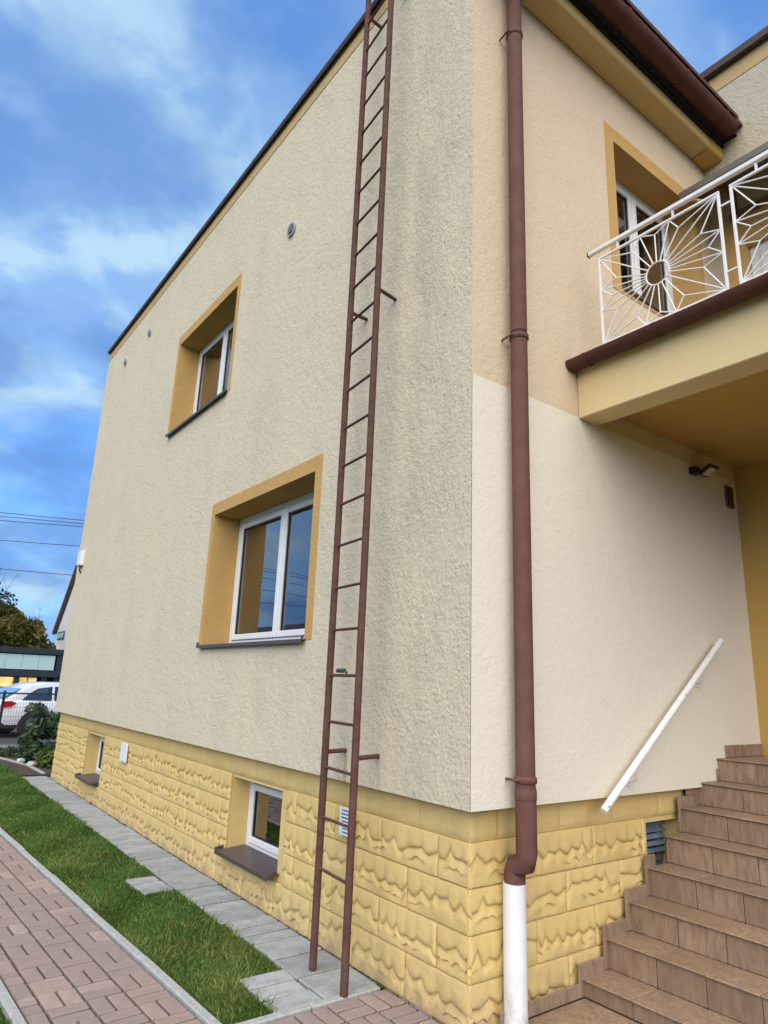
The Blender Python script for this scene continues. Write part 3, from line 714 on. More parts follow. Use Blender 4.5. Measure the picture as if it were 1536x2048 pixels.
# ------------------------------------------------------------------ BALCONY RAILING
rail = thing('balcony_railing', 'white metal balcony railing with sunburst panels', 'railing', (1.0, -1.1, 3.835))
RX = 1.0
part('top_rail', MB().box(RX-.016, -2.25, 4.562, RX+.016, -.135, 4.592), 'white_paint', rail, .004)
part('end_cap', MB().box(RX-.017, -.1345, 4.561, RX+.017, -.126, 4.593), 'pipe_paint', rail, .002)
barme = MB().tube([(0, 0, 0), (0, 0, 1)], .0044, 8).mesh('bar', 'white_paint', smooth=True)
def ray_bar(p, q, name='ray_bar'):
    p, q = Vector(p), Vector(q); d = q-p
    o = bpy.data.objects.new(name, barme); COL.objects.link(o); o.parent = rail
    o.location = p-rail.location; o.rotation_mode = 'QUATERNION'; o.rotation_quaternion = d.to_track_quat('Z', 'Y'); o.scale = (1, 1, d.length)
def panel(y0):
    W_, z0, z1 = .84, 3.845, 4.512
    fr_ = MB(); h = .008
    fr_.box(RX-h, y0-W_, z1-2*h, RX+h, y0, z1).box(RX-h, y0-W_, z0, RX+h, y0, z0+2*h)
    fr_.box(RX-h, y0-2*h, z0+2*h, RX+h, y0, z1-2*h).box(RX-h, y0-W_, z0+2*h, RX+h, y0-W_+2*h, z1-2*h)
    part('panel_frame', fr_, 'white_paint', rail, .002)
    cx, cz, rr = .42, (z0+z1)/2, .078
    part('sun_ring', MB().tube([(RX, y0-cx+rr*math.cos(t*math.pi/14), cz+rr*math.sin(t*math.pi/14)) for t in range(29)], .0055, 6, False), 'white_paint', rail, smooth=True)
    H2 = (z1-z0)/2-.012; W2 = W_/2-.012
    quad_ = [(W2*.25, H2), (W2, H2), (W2, H2*.24), (W2, -H2*.24), (W2, -H2), (W2*.25, -H2)]
    anch = quad_+[(-x, z) for x, z in reversed(quad_)]
    kink = [(.155, .72), (.70, .33), (.78, 0), (.70, -.33), (.38, -.72)]
    kk = {}
    n_ = len(anch)
    P3 = lambda p: (RX, y0-cx-p[0], cz+p[1])
    for i, p in enumerate(anch):
        q = anch[(i+1) % n_]; d = Vector(p).normalized(); ray_bar(P3(d*rr), P3(p))
        mx, mz = (p[0]+q[0])/2, (p[1]+q[1])/2
        if abs(p[0]) == abs(q[0]) and p[1]*q[1] < 0 and abs(p[0]) > .3: kx = (mx*.80, 0)
        elif abs(p[0]) < .12 and abs(q[0]) < .12: kx = (0, mz*.86)
        elif abs(p[1]) == abs(q[1]): kx = (math.copysign(.158, mx), mz*.74)
        else: kx = (mx*.71, math.copysign(.115, mz))
        ray_bar(P3(kx), P3(p), 'link_bar'); ray_bar(P3(kx), P3(q), 'link_bar')
        d = Vector(kx).normalized(); ray_bar(P3(d*rr), P3(kx))
    for s_ in (.155, .55):
        part('spacer', MB().box(RX-.006, y0-s_-.006, z1+.0005, RX+.006, y0-s_+.006, 4.5615), 'white_paint', rail)
panel(-.208); panel(-1.108)
for z_ in (4.405, 3.965): part('spacer', MB().box(RX-.005, -1.1075, z_-.005, RX+.005, -1.0485, z_+.005), 'white_paint', rail)
for y_ in (-.216, -1.04, -1.116, -1.94): part('post', MB().box(RX-.008, y_-.008, 3.8355, RX+.008, y_+.008, 3.8445), 'white_paint', rail)

# canopy over the balcony door
can = thing('canopy', 'grey sheet canopy over the balcony door beneath the eaves', 'canopy', (3.1, -1.1, 6.0))
part('sheet', MB().prism([(2.55, -.03, 5.955), (XW-.002, -.03, 6.22), (XW-.002, -.03, 6.25), (2.55, -.03, 5.985)], (0, -2.3, 0)), 'canopy_sheet', can, .004)
part('front_trim', MB().box(2.535, -2.335, 5.925, 2.549, -.025, 5.992), 'canopy_sheet', can, .003)
for y_ in (-.25, -1.2, -2.2): part('bracket', MB().prism([(2.6, y_, 5.965), (XW-.002, y_, 6.19), (XW-.002, y_, 5.90), (XW-.03, y_, 5.90), (XW-.03, y_, 6.14), (2.62, y_, 5.945)], (0, -.02, 0)), 'canopy_trim', can)
part('wall_board', MB().box(XW-.03, -2.33, 5.86, XW-.009, -.20, 5.93), 'canopy_trim', can)

# handrail
hr = thing('handrail', 'white tubular handrail slanting up the wall beside the steps', 'handrail', (1.7, -.08, 1.5))
h0, h1 = Vector((.972, -.08, .955)), Vector((2.482, -.08, 2.015))
smooth_by_angle(part('tube', MB().tube([h0, h1], .0215, 20), 'white_paint', hr), 50)
for t in (.22, .80):
    p = h0.lerp(h1, t); part('bracket', MB().tube([p+Vector((0, .0, -.015)), p+Vector((.03, .01, -.085)), (p.x+.035, -.002, p.z-.10)], .0085, 8).tube([(p.x+.035, -.012, p.z-.10), (p.x+.035, -.0035, p.z-.10)], .030, 14), 'white_paint', hr, smooth=True)
for t in (.02, .62): 
    p = h0.lerp(h1, t); part('screw', MB().tube([p+Vector((-.006, -.021, .006)), p+Vector((-.006, -.0245, .006))], .004, 8), 'black_metal', hr)

# porch lamp + plate
lm = thing('wall_floodlight', 'small black floodlight on the wall under the balcony', 'lamp', (2.42, 0, 3.33))
part('mount', MB().box(2.36, -.06, 3.30, 2.44, -.004, 3.36), 'black_metal', lm, .006)
hd = MB(); hd.box(-.075, -.06, -.014, .075, .06, .014); o = part('head', hd, 'black_metal', lm, .006); o.location = Vector((2.51, -.085, 3.345))-lm.location; o.rotation_euler = (R(-30), R(-4), R(3)); o.data.transform(Matrix.Translation(worg(lm)))
hg = MB().box(-.055, -.042, -.018, .055, .042, -.0145); o2 = part('lens', hg, 'lamp_glass', lm); o2.data.transform(Matrix.Translation(worg(lm))); o2.location = o.location; o2.rotation_euler = o.rotation_euler
pt_ = thing('wall_plate', 'small dark brown ventilation plate in the porch corner', 'vent', (2.97, -.003, 3.15))
part('plate', MB().box(2.91, -.018, 3.14, 3.03, -.0035, 3.33), 'door_wood', pt_, .003)
for k in range(5): part('slat', MB().box(2.922, -.024, 3.16+k*.033, 3.018, -.0182, 3.178+k*.033), 'black_metal', pt_)

# vents under the attic, box, plaque and notice
for (y_, z_, lab) in ((2.49, 5.848, 'round grey vent pipe in the facade, nearest the ladder'), (7.03, 6.70, 'small round vent high on the facade, middle of three'), (8.27, 6.69, 'small round vent high on the facade, nearest the far end')):
    rr_ = .075 if y_ < 3 else .06
    v_ = thing('wall_vent', lab, 'vent', (0, y_, z_), 'round vents below the roof edge')
    ringm = MB(); 
    ringm.tube([(.02, y_, z_), (-.022, y_, z_)], rr_, 24); smooth_by_angle(part('collar', ringm, 'vent_metal', v_), 40)
    smooth_by_angle(part('opening', MB().tube([(-.0225, y_, z_), (-.024, y_, z_)], rr_*.72, 20), 'black_metal', v_), 40)
    for k in (-.35, 0, .35): part('slat', MB().box(-.028, y_-rr_*.62, z_+rr_*k-.005, -.0245, y_+rr_*.62, z_+rr_*k+.005), 'vent_metal', v_)
bx = thing('meter_box', 'small white box mounted on the far edge of the facade', 'box', (0, 9.2, 3.3))
part('case', MB().box(-.055, 9.08, 3.33, -.001, 9.32, 3.58), 'white_pvc', bx, .008); part('lid', MB().box(-.066, 9.09, 3.34, -.0555, 9.31, 3.57), 'white_pvc', bx, .004)
part('cable', MB().tube([(-.03, 9.2, 3.33), (-.03, 9.2, 3.26), (.01, 9.2, 3.2)], .012, 8), 'black_metal', bx, smooth=True)
pq = thing('plinth_plaque', 'blank white plaque on the plinth beside the far basement window', 'plaque', (.04, 5.8, .63))
part('board', MB().box(.030, 5.69, .628, .050, 5.91, .835), 'white_pvc', pq, .003); part('border', MB().box(.0285, 5.70, .64, .0295, 5.90, .823), 'paper', pq)
sg = thing('notice', 'white printed notice on the plinth behind the ladder', 'notice', (.04, 1.13, .69))
part('sheet', MB().box(.030, 1.055, .690, .036, 1.205, .852), 'paper', sg)
for k, (a_, b_) in enumerate(((.03, .12), (.02, .13), (.02, .11), (.03, .13), (.04, .1), (.04, .12))):
    z_ = .838-.021*k-(.02 if k > 3 else 0); part('print_line', MB().box(.0288, 1.205-b_, z_-.008, .0295, 1.205-a_, z_), 'ink', sg)

# ------------------------------------------------------------------ GARDEN PAVING
def paver_mesh(nm, a_, b_, h, mat, bev=.005):
    return MB().box(-a_/2, -b_/2, -h, a_/2, b_/2, 0).mesh(nm, mat, bev, angle=60)
TH = .05; U = .192; PO = Vector((-1.53, 1.583+.0))       # path frame: along (-sin, cos)
ax = Vector((math.cos(TH), math.sin(TH))); ay = Vector((-math.sin(TH), math.cos(TH)))
path = tag(part('path', MB().quad(*[(*(PO+ax*u+ay*v), -.022) for u, v in ((-.17, -5), (.65, -5), (.65, 9.5), (-.17, 9.5))]), 'joint_sand'), None, None, kind='structure')
g = .013
mA = paver_mesh('paver', U-g, U/2-g, .03, 'red_paver'); mH = paver_mesh('paver', U/2-g, U/2-g, .03, 'red_paver')
cells = []
for row in range(-16, 40):
    for col in range(3):
        c0 = PO+ax*(col*U)+ay*(row*U)
        if (row+col) % 2 == 0:     # bars across the path
            for k in (0, 1): cells.append((c0+ax*U/2+ay*(U*(.25+.5*k)), TH, mA))
        else:
            for k in (0, 1): cells.append((c0+ax*(U*(.25+.5*k))+ay*U/2, TH+math.pi/2, mA))
    c0 = PO-ax*(U/2)+ay*(row*U)
    if row % 2: cells += [(c0+ax*U*.25+ay*U*.25, TH, mH), (c0+ax*U*.25+ay*U*.75, TH, mH)]
    else: cells.append((c0+ax*U*.25+ay*U*.5, TH+math.pi/2, mA))
# forecourt of the same pavers before the corner
fore = []
for i in range(-5, 8):
    for j in range(-14, 1):
        c0 = Vector((-.90+.0+i*U, .715-U+j*U))
        if c0.x+U > .20 and c0.y < .15 or c0.x+U > .30: continue
        if c0.x < -.93: continue
        if (i+j) % 2: fore += [(c0+Vector((U/2, U*(.25+.5*k))), 0, mA) for k in (0, 1)]
        else: fore += [(c0+Vector((U*(.25+.5*k), U/2)), math.pi/2, mA) for k in (0, 1)]
campos = Vector((CX, CY))
def seen(p):   # roughly inside the picture
    d = Vector((p[0][0]-CX, p[0][1]-CY, -CZ)); k = d.dot(fw)
    if k < .2: return False
    x_, y_ = d.dot(r2)/k*FPX/768, -d.dot(u2)/k*FPX/1024
    return abs(x_) < 1.06 and abs(y_) < 1.06
def lay_pavers(items, parent, limit, off=0.):
    vis = [c_ for c_ in items if seen(c_)]; vis.sort(key=lambda c_: (c_[0]-campos).length)
    near = vis[:limit]; ids = {id(c_) for c_ in near}
    for p, rot, me in near:
        o = link('brick', me, parent, (p.x, p.y, random.uniform(-.002, .002)+off)); o.rotation_euler = (random.gauss(0, .006), random.gauss(0, .006), rot+random.gauss(0, .008))
    rest = [c_ for c_ in items if id(c_) not in ids and (c_[0]-campos).length < 12]
    if rest:
        V = []; F = []
        for p, rot, me in rest:
            i0 = len(V); c_, s_ = math.cos(rot), math.sin(rot); z_ = random.uniform(-.002, .002)+off
            V += [(p.x+v.co.x*c_-v.co.y*s_, p.y+v.co.x*s_+v.co.y*c_, v.co.z+z_) for v in me.vertices]; F += [tuple(i0+k for k in q.vertices) for q in me.polygons]
        mb_ = MB(); mb_.v = V; mb_.f = F; o = part('paving', mb_, 'red_paver', parent); o['kind'] = 'stuff'
lay_pavers(cells, path, 290)
yard = tag(part('forecourt', MB().quad((-.95, -6, -.021), (.30, -6, -.021), (.30, .72, -.021), (-.95, .72, -.021)), 'joint_sand'), None, None, kind='structure')
lay_pavers(fore, yard, 160)
# kerb stones along the path
def kerbs(u, v0, v1, parent, n_len=1.0, wdt=.052):
    v = v0
    while v < v1:
        e_ = min(v+n_len, v1); c_ = PO+ax*u+ay*((v+e_)/2)
        me = MB().box(-wdt/2, -(e_-v)/2+.003, -.12, wdt/2, (e_-v)/2-.003, .0).mesh('kerb_stone', 'kerb_concrete', .007, angle=60)
        o = link('kerb_stone', me, parent, (c_.x, c_.y, .012+random.uniform(-.003, .003))); o.rotation_euler = (random.gauss(0, .004), 0, TH+random.gauss(0, .003)); v = e_
kerbs(3*U+.034, -.84, 8.0, path); kerbs(-U/2-.034, -1.6, 8.0, path)
for x0, x1 in ((-.86, -.40), (-.395, .035)):
    part('kerb_stone', MB().box(x0, .722, -.1, x1, .772, .008), 'kerb_concrete', yard, .006)
# grey slabs along the house
strip = tag(part('paved_strip', MB().quad((-.30, .73, -.020), (.084, .73, -.020), (.084, 9.6, -.020), (-.30, 9.6, -.020)), 'joint_sand'), None, None, kind='structure')
y_ = .778; k = 0
pat = [.30, .285, .285, .145, .145, .145, .285, .145, .14, .145, .15]
while y_ < 9.5:
    dl = pat[k % len(pat)]; k += 1
    jx = random.uniform(-.012, .012) if y_ > 1.3 else 0
    cut = [(-.285+jx, .062)] if dl > .2 or k % 3 else [(-.285+jx, -.10), (-.096, .062)]
    for a_, b_ in cut:
        me = MB().box(-(b_-a_)/2, -dl/2+.010, -.04, (b_-a_)/2, dl/2-.009, 0).mesh('slab', 'grey_paver', .005, angle=60)
        o = link('slab', me, strip, ((a_+b_)/2, y_+dl/2, random.uniform(-.004, .004))); o.rotation_euler = (random.gauss(0, .008), random.gauss(0, .008), random.gauss(0, .006))
    y_ += dl
for (xa, xb, ya, yb, n_) in ((-.575, -.292, .778, 1.235, 3), (-.53, -.298, 2.98, 3.42, 3)):
    for j in range(n_):
        d = (yb-ya)/n_
        me = MB().box(-(xb-xa)/2, -d/2+.007, -.04, (xb-xa)/2, d/2-.007, 0).mesh('slab', 'grey_paver', .006, angle=60)
        o = link('slab', me, strip, ((xa+xb)/2+random.uniform(-.012, .004), ya+d*(j+.5), random.uniform(-.003, .003))); o.rotation_euler = (random.gauss(0, .008), random.gauss(0, .008), random.gauss(0, .01))

# ------------------------------------------------------------------ GRASS
def in_lawn(x, y):
    v = (x-PO.x)*ay.x+(y-PO.y)*ay.y; u = (x-PO.x)*ax.x+(y-PO.y)*ax.y
    edge = 0.012*np.sin(y*9.1)+.010*np.sin(y*23.)
    a_ = (u > 3*U+.062) & (x < -.293+edge) & (y > .775) & (y < 10.2+.4*x)
    a_ &= ~((x > -.57+edge) & (y > .77) & (y < 1.225+.01*np.sin(x*40))) & ~((x > -.53+edge) & (y > 2.985) & (y < 3.41))
    b_ = (u < -U/2-.064) & (y > -.5) & (y < 11)
    c_ = (x < -.28) & (x > -1.6) & (y > 9.2) & (y < 11.6) & (u > 3*U+.06)
    return a_ | b_ | c_
n_ = 430000
gx = rng.uniform(-3.0, -.25, n_); gy = .7+(rng.random(n_)**1.7)*11
bare = np.sin(gx*3.1+gy*1.7+.6)*np.sin(gy*2.3-gx*1.4)+.6*np.sin(gx*11.+gy*4)*np.sin(gy*7.7)
ok = in_lawn(gx, gy) & (rng.random(n_) > np.clip((bare-.30)*1.2, 0, .85)); gx, gy = gx[ok], gy[ok]
d3 = np.stack([gx-CX, gy-CY, np.full_like(gx, -CZ)], 1); kk = d3@np.array(fw); sxp = d3@np.array(r2)/kk*FPX/768; syp = -d3@np.array(u2)/kk*FPX/1024
ok = (abs(sxp) < 1.12) & (abs(syp) < 1.15); gx, gy = gx[ok], gy[ok]; n_ = len(gx)
gx2 = rng.uniform(-4.6, -1.6, 150000); gy2 = -.4+(rng.random(150000)**1.3)*11; ok = in_lawn(gx2, gy2)
fx = rng.uniform(-1.2, -.28, 40000); fy = rng.uniform(.78, 11, 40000); okx = in_lawn(fx, fy)
gx = np.concatenate([gx, gx2[ok], fx[okx]]); gy = np.concatenate([gy, gy2[ok], fy[okx]])
# fringe over the slab edges and weeds in the gap under the plinth
ke = 5200; ye = .8+(rng.random(ke)**1.5)*8.6; xe_ = -.300+rng.normal(0, .012, ke)
kw = 1500; yw = np.repeat(.35+rng.random(60)**1.3*8.5, kw//60)+rng.normal(0, .02, kw); xw_ = .068+rng.normal(0, .007, kw)
okf = ~((ye < 1.24) | ((ye > 2.96) & (ye < 3.44))); xe_, ye = xe_[okf], ye[okf]
gx = np.concatenate([gx, xe_, xw_]); gy = np.concatenate([gy, ye, yw]); n_ = len(gx)
patch = np.sin(gx*5.3+gy*2.1)*np.sin(gy*3.7-gx*2.2)*.5+.5*np.sin(gx*13+1)*np.sin(gy*9.3)
hh = (.016+.015*rng.random(n_)+.026*(rng.random(n_) < .05))*(1+.45*patch); an = rng.uniform(0, 2*np.pi, n_); bw_ = .0028+.0016*rng.random(n_); bw_ *= (1+.06*gy)
lean = (rng.random((n_, 2))-.5)*1.5+np.stack([.35*np.sin(gx*9+gy*5), .35*np.cos(gx*7-gy*6)], 1)
z0 = np.full(n_, -.028)
bx_, by_ = np.cos(an)*bw_, np.sin(an)*bw_
V = np.zeros((n_, 5, 3)); mx_, my_ = gx+lean[:, 0]*hh*.35, gy+lean[:, 1]*hh*.35
V[:, 0] = np.stack([gx-bx_, gy-by_, z0], 1); V[:, 1] = np.stack([gx+bx_, gy+by_, z0], 1)
V[:, 2] = np.stack([mx_+bx_*.8, my_+by_*.8, z0+hh*.65], 1); V[:, 3] = np.stack([mx_-bx_*.8, my_-by_*.8, z0+hh*.65], 1)
V[:, 4] = np.stack([gx+lean[:, 0]*hh, gy+lean[:, 1]*hh, z0+hh*(1.15-.3*np.abs(lean).max(1))], 1)
base = np.arange(n_)[:, None]*5
F = np.concatenate([base+np.array([0, 1, 2]), base+np.array([0, 2, 3]), base+np.array([3, 2, 4])], 0)
tint = np.clip(.42+.20*patch+.16*np.sin(gx*2.1+gy*1.3+1)*np.sin(gy*.9)+rng.normal(0, .24, n_)+.25*(rng.random(n_) < .05), 0, 1)
gr = stuff_mesh('grass', V.reshape(-1, 3), F, 'grass_blade', np.repeat(tint, 5))
tag(gr, 'short green lawn grass between the path and the house', 'grass', kind='stuff')

# ------------------------------------------------------------------ FLOWER BED, SHRUBS
bed = tag(part('flower_bed', MB().quad((-.25, 10.1, -.018), (1.9, 9.45, -.018), (3.2, 14.2, -.018), (-1.4, 14.6, -.018)), 'soil'), None, None, kind='structure')
for a_, b_ in (((-.62, 13.9), (-.13, 12.25)), ((-.12, 12.2), (.06, 11.25)), ((.065, 11.2), (.10, 10.1))):
    a_, b_ = Vector(a_), Vector(b_); d = (b_-a_).normalized(); nrm = Vector((d.y, -d.x))*.03
    part('kerb_stone', MB().prism([(*(a_-nrm), -.1), (*(a_+nrm), -.1), (*(b_+nrm), -.1), (*(b_-nrm), -.1)], (0, 0, .105)), 'kerb_concrete', bed, .008)
def leaves(cent, rad, n, size, seed, shell=.55, flat=.0):
    rg_ = np.random.default_rng(seed); cs = np.array(cent); rs = np.array(rad)
    idx = rg_.integers(0, len(cs), n)
    d = rg_.normal(size=(n, 3)); d /= np.linalg.norm(d, axis=1)[:, None]
    r_ = (shell+(1-shell)*rg_.random(n))**.6
    p = cs[idx]+d*rs[idx]*r_[:, None]
    a_ = rg_.normal(size=(n, 3)); a_ /= np.linalg.norm(a_, axis=1)[:, None]
    b_ = np.cross(a_, d+rg_.normal(size=(n, 3))*.5); b_ /= np.linalg.norm(b_, axis=1)[:, None]+1e-6
    s = size*(.6+.8*rg_.random(n))[:, None]
    V = np.stack([p-a_*s, p+b_*s*.45+d*s*.1, p+a_*s, p-b_*s*.45+d*s*.1], 1)
    F = np.arange(n*4).reshape(n, 4)
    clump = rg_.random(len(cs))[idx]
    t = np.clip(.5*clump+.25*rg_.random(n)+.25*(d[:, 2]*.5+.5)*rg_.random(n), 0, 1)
    return V.reshape(-1, 3), F, np.repeat(t, 4)
def shrub(name, label, cat, base, cents, rads, n, size, mat, seed, stems=5, group=None):
    t = thing(name, label, cat, base, group)
    rg_ = random.Random(seed); mb_ = MB()
    for k in range(stems):
        c_ = cents[k % len(cents)]; mb_.tube([(rg_.uniform(-.05, .05), rg_.uniform(-.05, .05), -.02), (c_[0]*.5, c_[1]*.5, c_[2]*.5), (c_[0], c_[1], c_[2])], [.014, .010, .005], 6)
    me = mb_.mesh('stem', 'bark', smooth=True); link('stem', me, t)
    V, F, tt = leaves(cents, rads, n, size, seed); stuff_mesh('foliage', V, F, mat, tt, t)
    return t
rs_ = random.Random(5)
cs = [(rs_.uniform(-.55, .40), rs_.uniform(-.3, .3), rs_.uniform(.10, 1.0)) for _ in range(24)]
shrub('shrub', 'dark leafy shrub at the far corner of the house', 'shrub', (.62, 11.6, -.02), cs, [(.17, .17, .14)]*24, 4600, .055, 'shrub_leaf', 3)
cs = [(rs_.uniform(-.35, .35), rs_.uniform(-.2, .2), rs_.uniform(.05, .22)) for _ in range(9)]
shrub('low_plant', 'low yellow green plant in front of the dark shrub', 'plant', (.55, 11.05, -.02), cs, [(.16, .16, .10)]*9, 900, .05, 'low_leaf', 9)
cs = [(rs_.uniform(-.4, .4), rs_.uniform(-.25, .25), rs_.uniform(.03, .14)) for _ in range(8)]
shrub('low_plant', 'silvery low plant by the mesh fence', 'plant', (.06, 12.9, -.02), cs, [(.18, .18, .08)]*8, 800, .05, 'far_leaf', 13)
def rock(c, r_, lab, seed):
    bm = bmesh.new(); bmesh.ops.create_icosphere(bm, subdivisions=2, radius=1); q = random.Random(seed)
    for v in bm.verts: v.co = Vector((v.co.x*r_[0], v.co.y*r_[1], v.co.z*r_[2]))*q.uniform(.85, 1.15)
    me = bpy.data.meshes.new('stone'); bm.to_mesh(me); bm.free(); me.materials.append(MATS['pale_stone']); o = link('stone', me, None, c); tag(o, lab, 'stone', 'pale stones in the flower bed')
rock((.12, 11.25, .02), (.10, .07, .045), 'larger pale stone at the edge of the flower bed', 1)
rock((.02, 11.75, .02), (.08, .06, .045), 'smaller pale stone behind the larger one in the bed', 2)

# ------------------------------------------------------------------ MESH FENCE
fe = thing('mesh_fence', 'dark wire mesh garden fence along the street', 'fence', (0, 14.7, 0))
wires = MB()
def wire(p, q, r_): wires.tube([p, q], r_, 4, False)
FY = 14.75
for k in range(0, 120): wire((-3.5+k*.055, FY, .0), (-3.5+k*.055, FY, 1.12), .0032)
for k in range(0, 12): wire((-3.5, FY-.006, .05+k*.096), (3.1, FY-.006, .05+k*.096), .0032)
o = part('wire_mesh', wires, 'fence_wire_paint', fe); o['kind'] = 'stuff'
for x in (-3.5, -1.6, .0, 1.75): part('post', MB().box(x-.025, FY+.005, -.05, x+.025, FY+.055, 1.18), 'fence_wire_paint', fe, .004)
part('top_rail', MB().box(-3.5, FY+.006, 1.11, 3.1, FY+.03, 1.14), 'fence_wire_paint', fe)
part('base_board', MB().box(-3.5, FY+.01, -.05, 3.1, FY+.05, .05), 'kerb_concrete', fe)

# ------------------------------------------------------------------ CAR
car = thing('parked_car', 'white hatchback parked behind the mesh fence, seen from its rear corner', 'car', (.02, 17.6, -.012))
def CAR(mb_, mat, name, par=car, smooth=True, sharp=35):
    o = link(name, mb_.mesh(name, mat), par)
    return smooth_by_angle(o, sharp) if smooth else o
# local frame: x forward (nose), y across, z up; rear bumper at x=0
def loft(secs):
    mb_ = MB(); n_ = len(secs[0])
    for s_ in secs: mb_.v += s_
    for k in range(len(secs)-1):
        for j in range(n_-1): mb_.f.append((k*n_+j, (k+1)*n_+j, (k+1)*n_+j+1, k*n_+j+1))
    mb_.f.append(tuple(range(n_))); mb_.f.append(tuple((len(secs)-1)*n_+j for j in reversed(range(n_))))
    return mb_
st = [(0, .40, .78, .70), (.04, .30, .86, .80), (.25, .26, .90, .86), (.6, .26, .92, .88), (1.3, .26, .90, .88), (2.4, .26, .87, .88), (3.0, .26, .86, .87), (3.7, .28, .74, .84), (4.05, .30, .64, .76), (4.15, .36, .58, .62)]
secs = []
for x, zb, zt, hw in st:
    pr = [(-.82, zb), (-.95, zb+.06), (-1, zb+.22), (-1.0, (zb+zt)/2), (-.975, zt-.10), (-.90, zt-.02), (-.5, zt), (.5, zt), (.90, zt-.02), (.975, zt-.10), (1.0, (zb+zt)/2), (1, zb+.22), (.95, zb+.06), (.82, zb)]
    secs.append([(x, p*hw, z_) for p, z_ in pr])
CAR(loft(secs), 'car_paint', 'body')
gs = [(.14, .88, .02, .76), (.30, .98, .09, .76), (.58, 1.17, .27, .73), (.80, 1.30, .38, .68), (1.2, 1.36, .42, .66), (1.9, 1.37, .42, .66), (2.3, 1.30, .38, .68), (2.9, 1.0, .1, .74), (3.05, .87, .02, .76)]
secs = []
for x, zt, hgt, hw in gs:
    zb = .80; tw = hw-.13*min(1, (zt-.88)/.45)
    secs.append([(x, -hw, zb), (x, -(hw*.4+tw*.6), zb+(zt-zb)*.72), (x, -tw, zt-.03), (x, -tw*.8, zt), (x, tw*.8, zt), (x, tw, zt-.03), (x, hw*.4+tw*.6, zb+(zt-zb)*.72), (x, hw, zb)])
gh = CAR(loft(secs), 'car_paint', 'cabin')
# side windows, rear window
for sy in (-1, 1):
    for nm, pts in (('side_window', [(.58, .92), (.74, 1.06), (.98, 1.20), (1.36, 1.255), (1.36, .90), (.70, .89)]), ('side_window', [(1.42, .90), (1.42, 1.255), (1.98, 1.26), (2.26, 1.18), (2.62, .95), (2.60, .90)])):
        def yy(x, z_):
            zt = np.interp(x, [g_[0] for g_ in gs], [g_[1] for g_ in gs]); hw = np.interp(x, [g_[0] for g_ in gs], [g_[3] for g_ in gs]); tw = hw-.13*min(1, (zt-.88)/.45); zb = .80; zm = zb+(zt-zb)*.72; ym = hw*.4+tw*.6
            return (np.interp(z_, [zb, zm, zt-.03], [hw, ym, tw])+.006)*sy
        CAR(MB().prism([(x, yy(x, z_), z_) for x, z_ in pts], (0, .004*sy, 0)), 'car_glass', nm, smooth=False)
    CAR(MB().prism([(.02, sy*.855, .80), (.10, sy*.878, .885), (.26, sy*.890, .895), (.40, sy*.893, .84), (.26, sy*.890, .76), (.10, sy*.875, .735)], (0, sy*.006, 0)).prism([(-.006, sy*.845, .81), (-.006, sy*.845, .74), (-.008, sy*.55, .75), (-.008, sy*.5, .82)], (.03, 0, 0)), 'car_red_lens', 'tail_light', smooth=False)
CAR(MB().quad((.195, -.60, .97), (.195, .60, .97), (.59, .56, 1.19), (.59, -.56, 1.19)), 'car_glass', 'rear_window', smooth=False).location = (-.015, 0, .012)
CAR(MB().box(.0, -.80, .235, .5, .80, .37), 'rubber', 'bumper', smooth=False)
for x in (.86, 3.35):
    for sy in (-1, 1):
        arch = MB().tube([(x, sy*.80, .32), (x, sy*.886, .32)], .35, 28); CAR(arch, 'rubber', 'wheel_arch')
        wh = CAR(MB().tube([(x, sy*.70, .31), (x, sy*.87, .31), (x, sy*.893, .31)], [.31, .31, .285], 28), 'rubber', 'wheel')
        CAR(MB().tube([(x, sy*.880, .31), (x, sy*.897, .31)], [.19, .18], 20), 'alloy', 'rim', wh)
car.rotation_euler = (0, 0, R(13))

# ------------------------------------------------------------------ DARK FRAMED BUILDING
db = thing('dark_building', 'low dark framed building with pale glass band and lit windows', 'building', (2, 30, 0))
part('roof_beam', MB().box(-6, 29.9, 2.36, 4.35, 36, 2.60), 'dark_frame', db, .01)
part('lower_beam', MB().box(-6, 29.85, 1.40, 4.35, 36, 1.66), 'dark_frame', db, .01)
part('end_wall', MB().box(4.0, 29.95, -.03, 4.35, 36, 2.36), 'dark_frame', db, .01)
part('back_wall', MB().box(-6, 35.9, -.03, 4.0, 36, 2.36), 'dark_frame', db)
for k in range(9):
    x1 = 3.92-k*.64; part('glass_panel', MB().box(x1-.63, 29.98, 1.70, x1, 30.0, 2.32), 'green_panel', db)
for x in (.9, 2.55, 3.6): part('column', MB().box(x-.10, 29.93, -.03, x+.10, 30.1, 1.40), 'dark_frame', db)
for x0, x1 in ((-1.0, .8), (1.0, 2.45), (2.65, 3.35)):
    part('lit_window', MB().box(x0, 30.2, .25, x1, 30.25, 1.36), 'lit_interior', db)
    part('window_bar', MB().box((x0+x1)/2-.02, 30.16, .25, (x0+x1)/2+.02, 30.195, 1.36), 'door_wood', db)
    for k in range(int((x1-x0)/.14)): part('baluster', MB().box(x0+k*.14, 29.90, .05, x0+k*.14+.045, 29.92, .92), 'door_wood', db)
    part('baluster_rail', MB().box(x0, 29.88, .92, x1, 29.93, .98), 'door_wood', db)

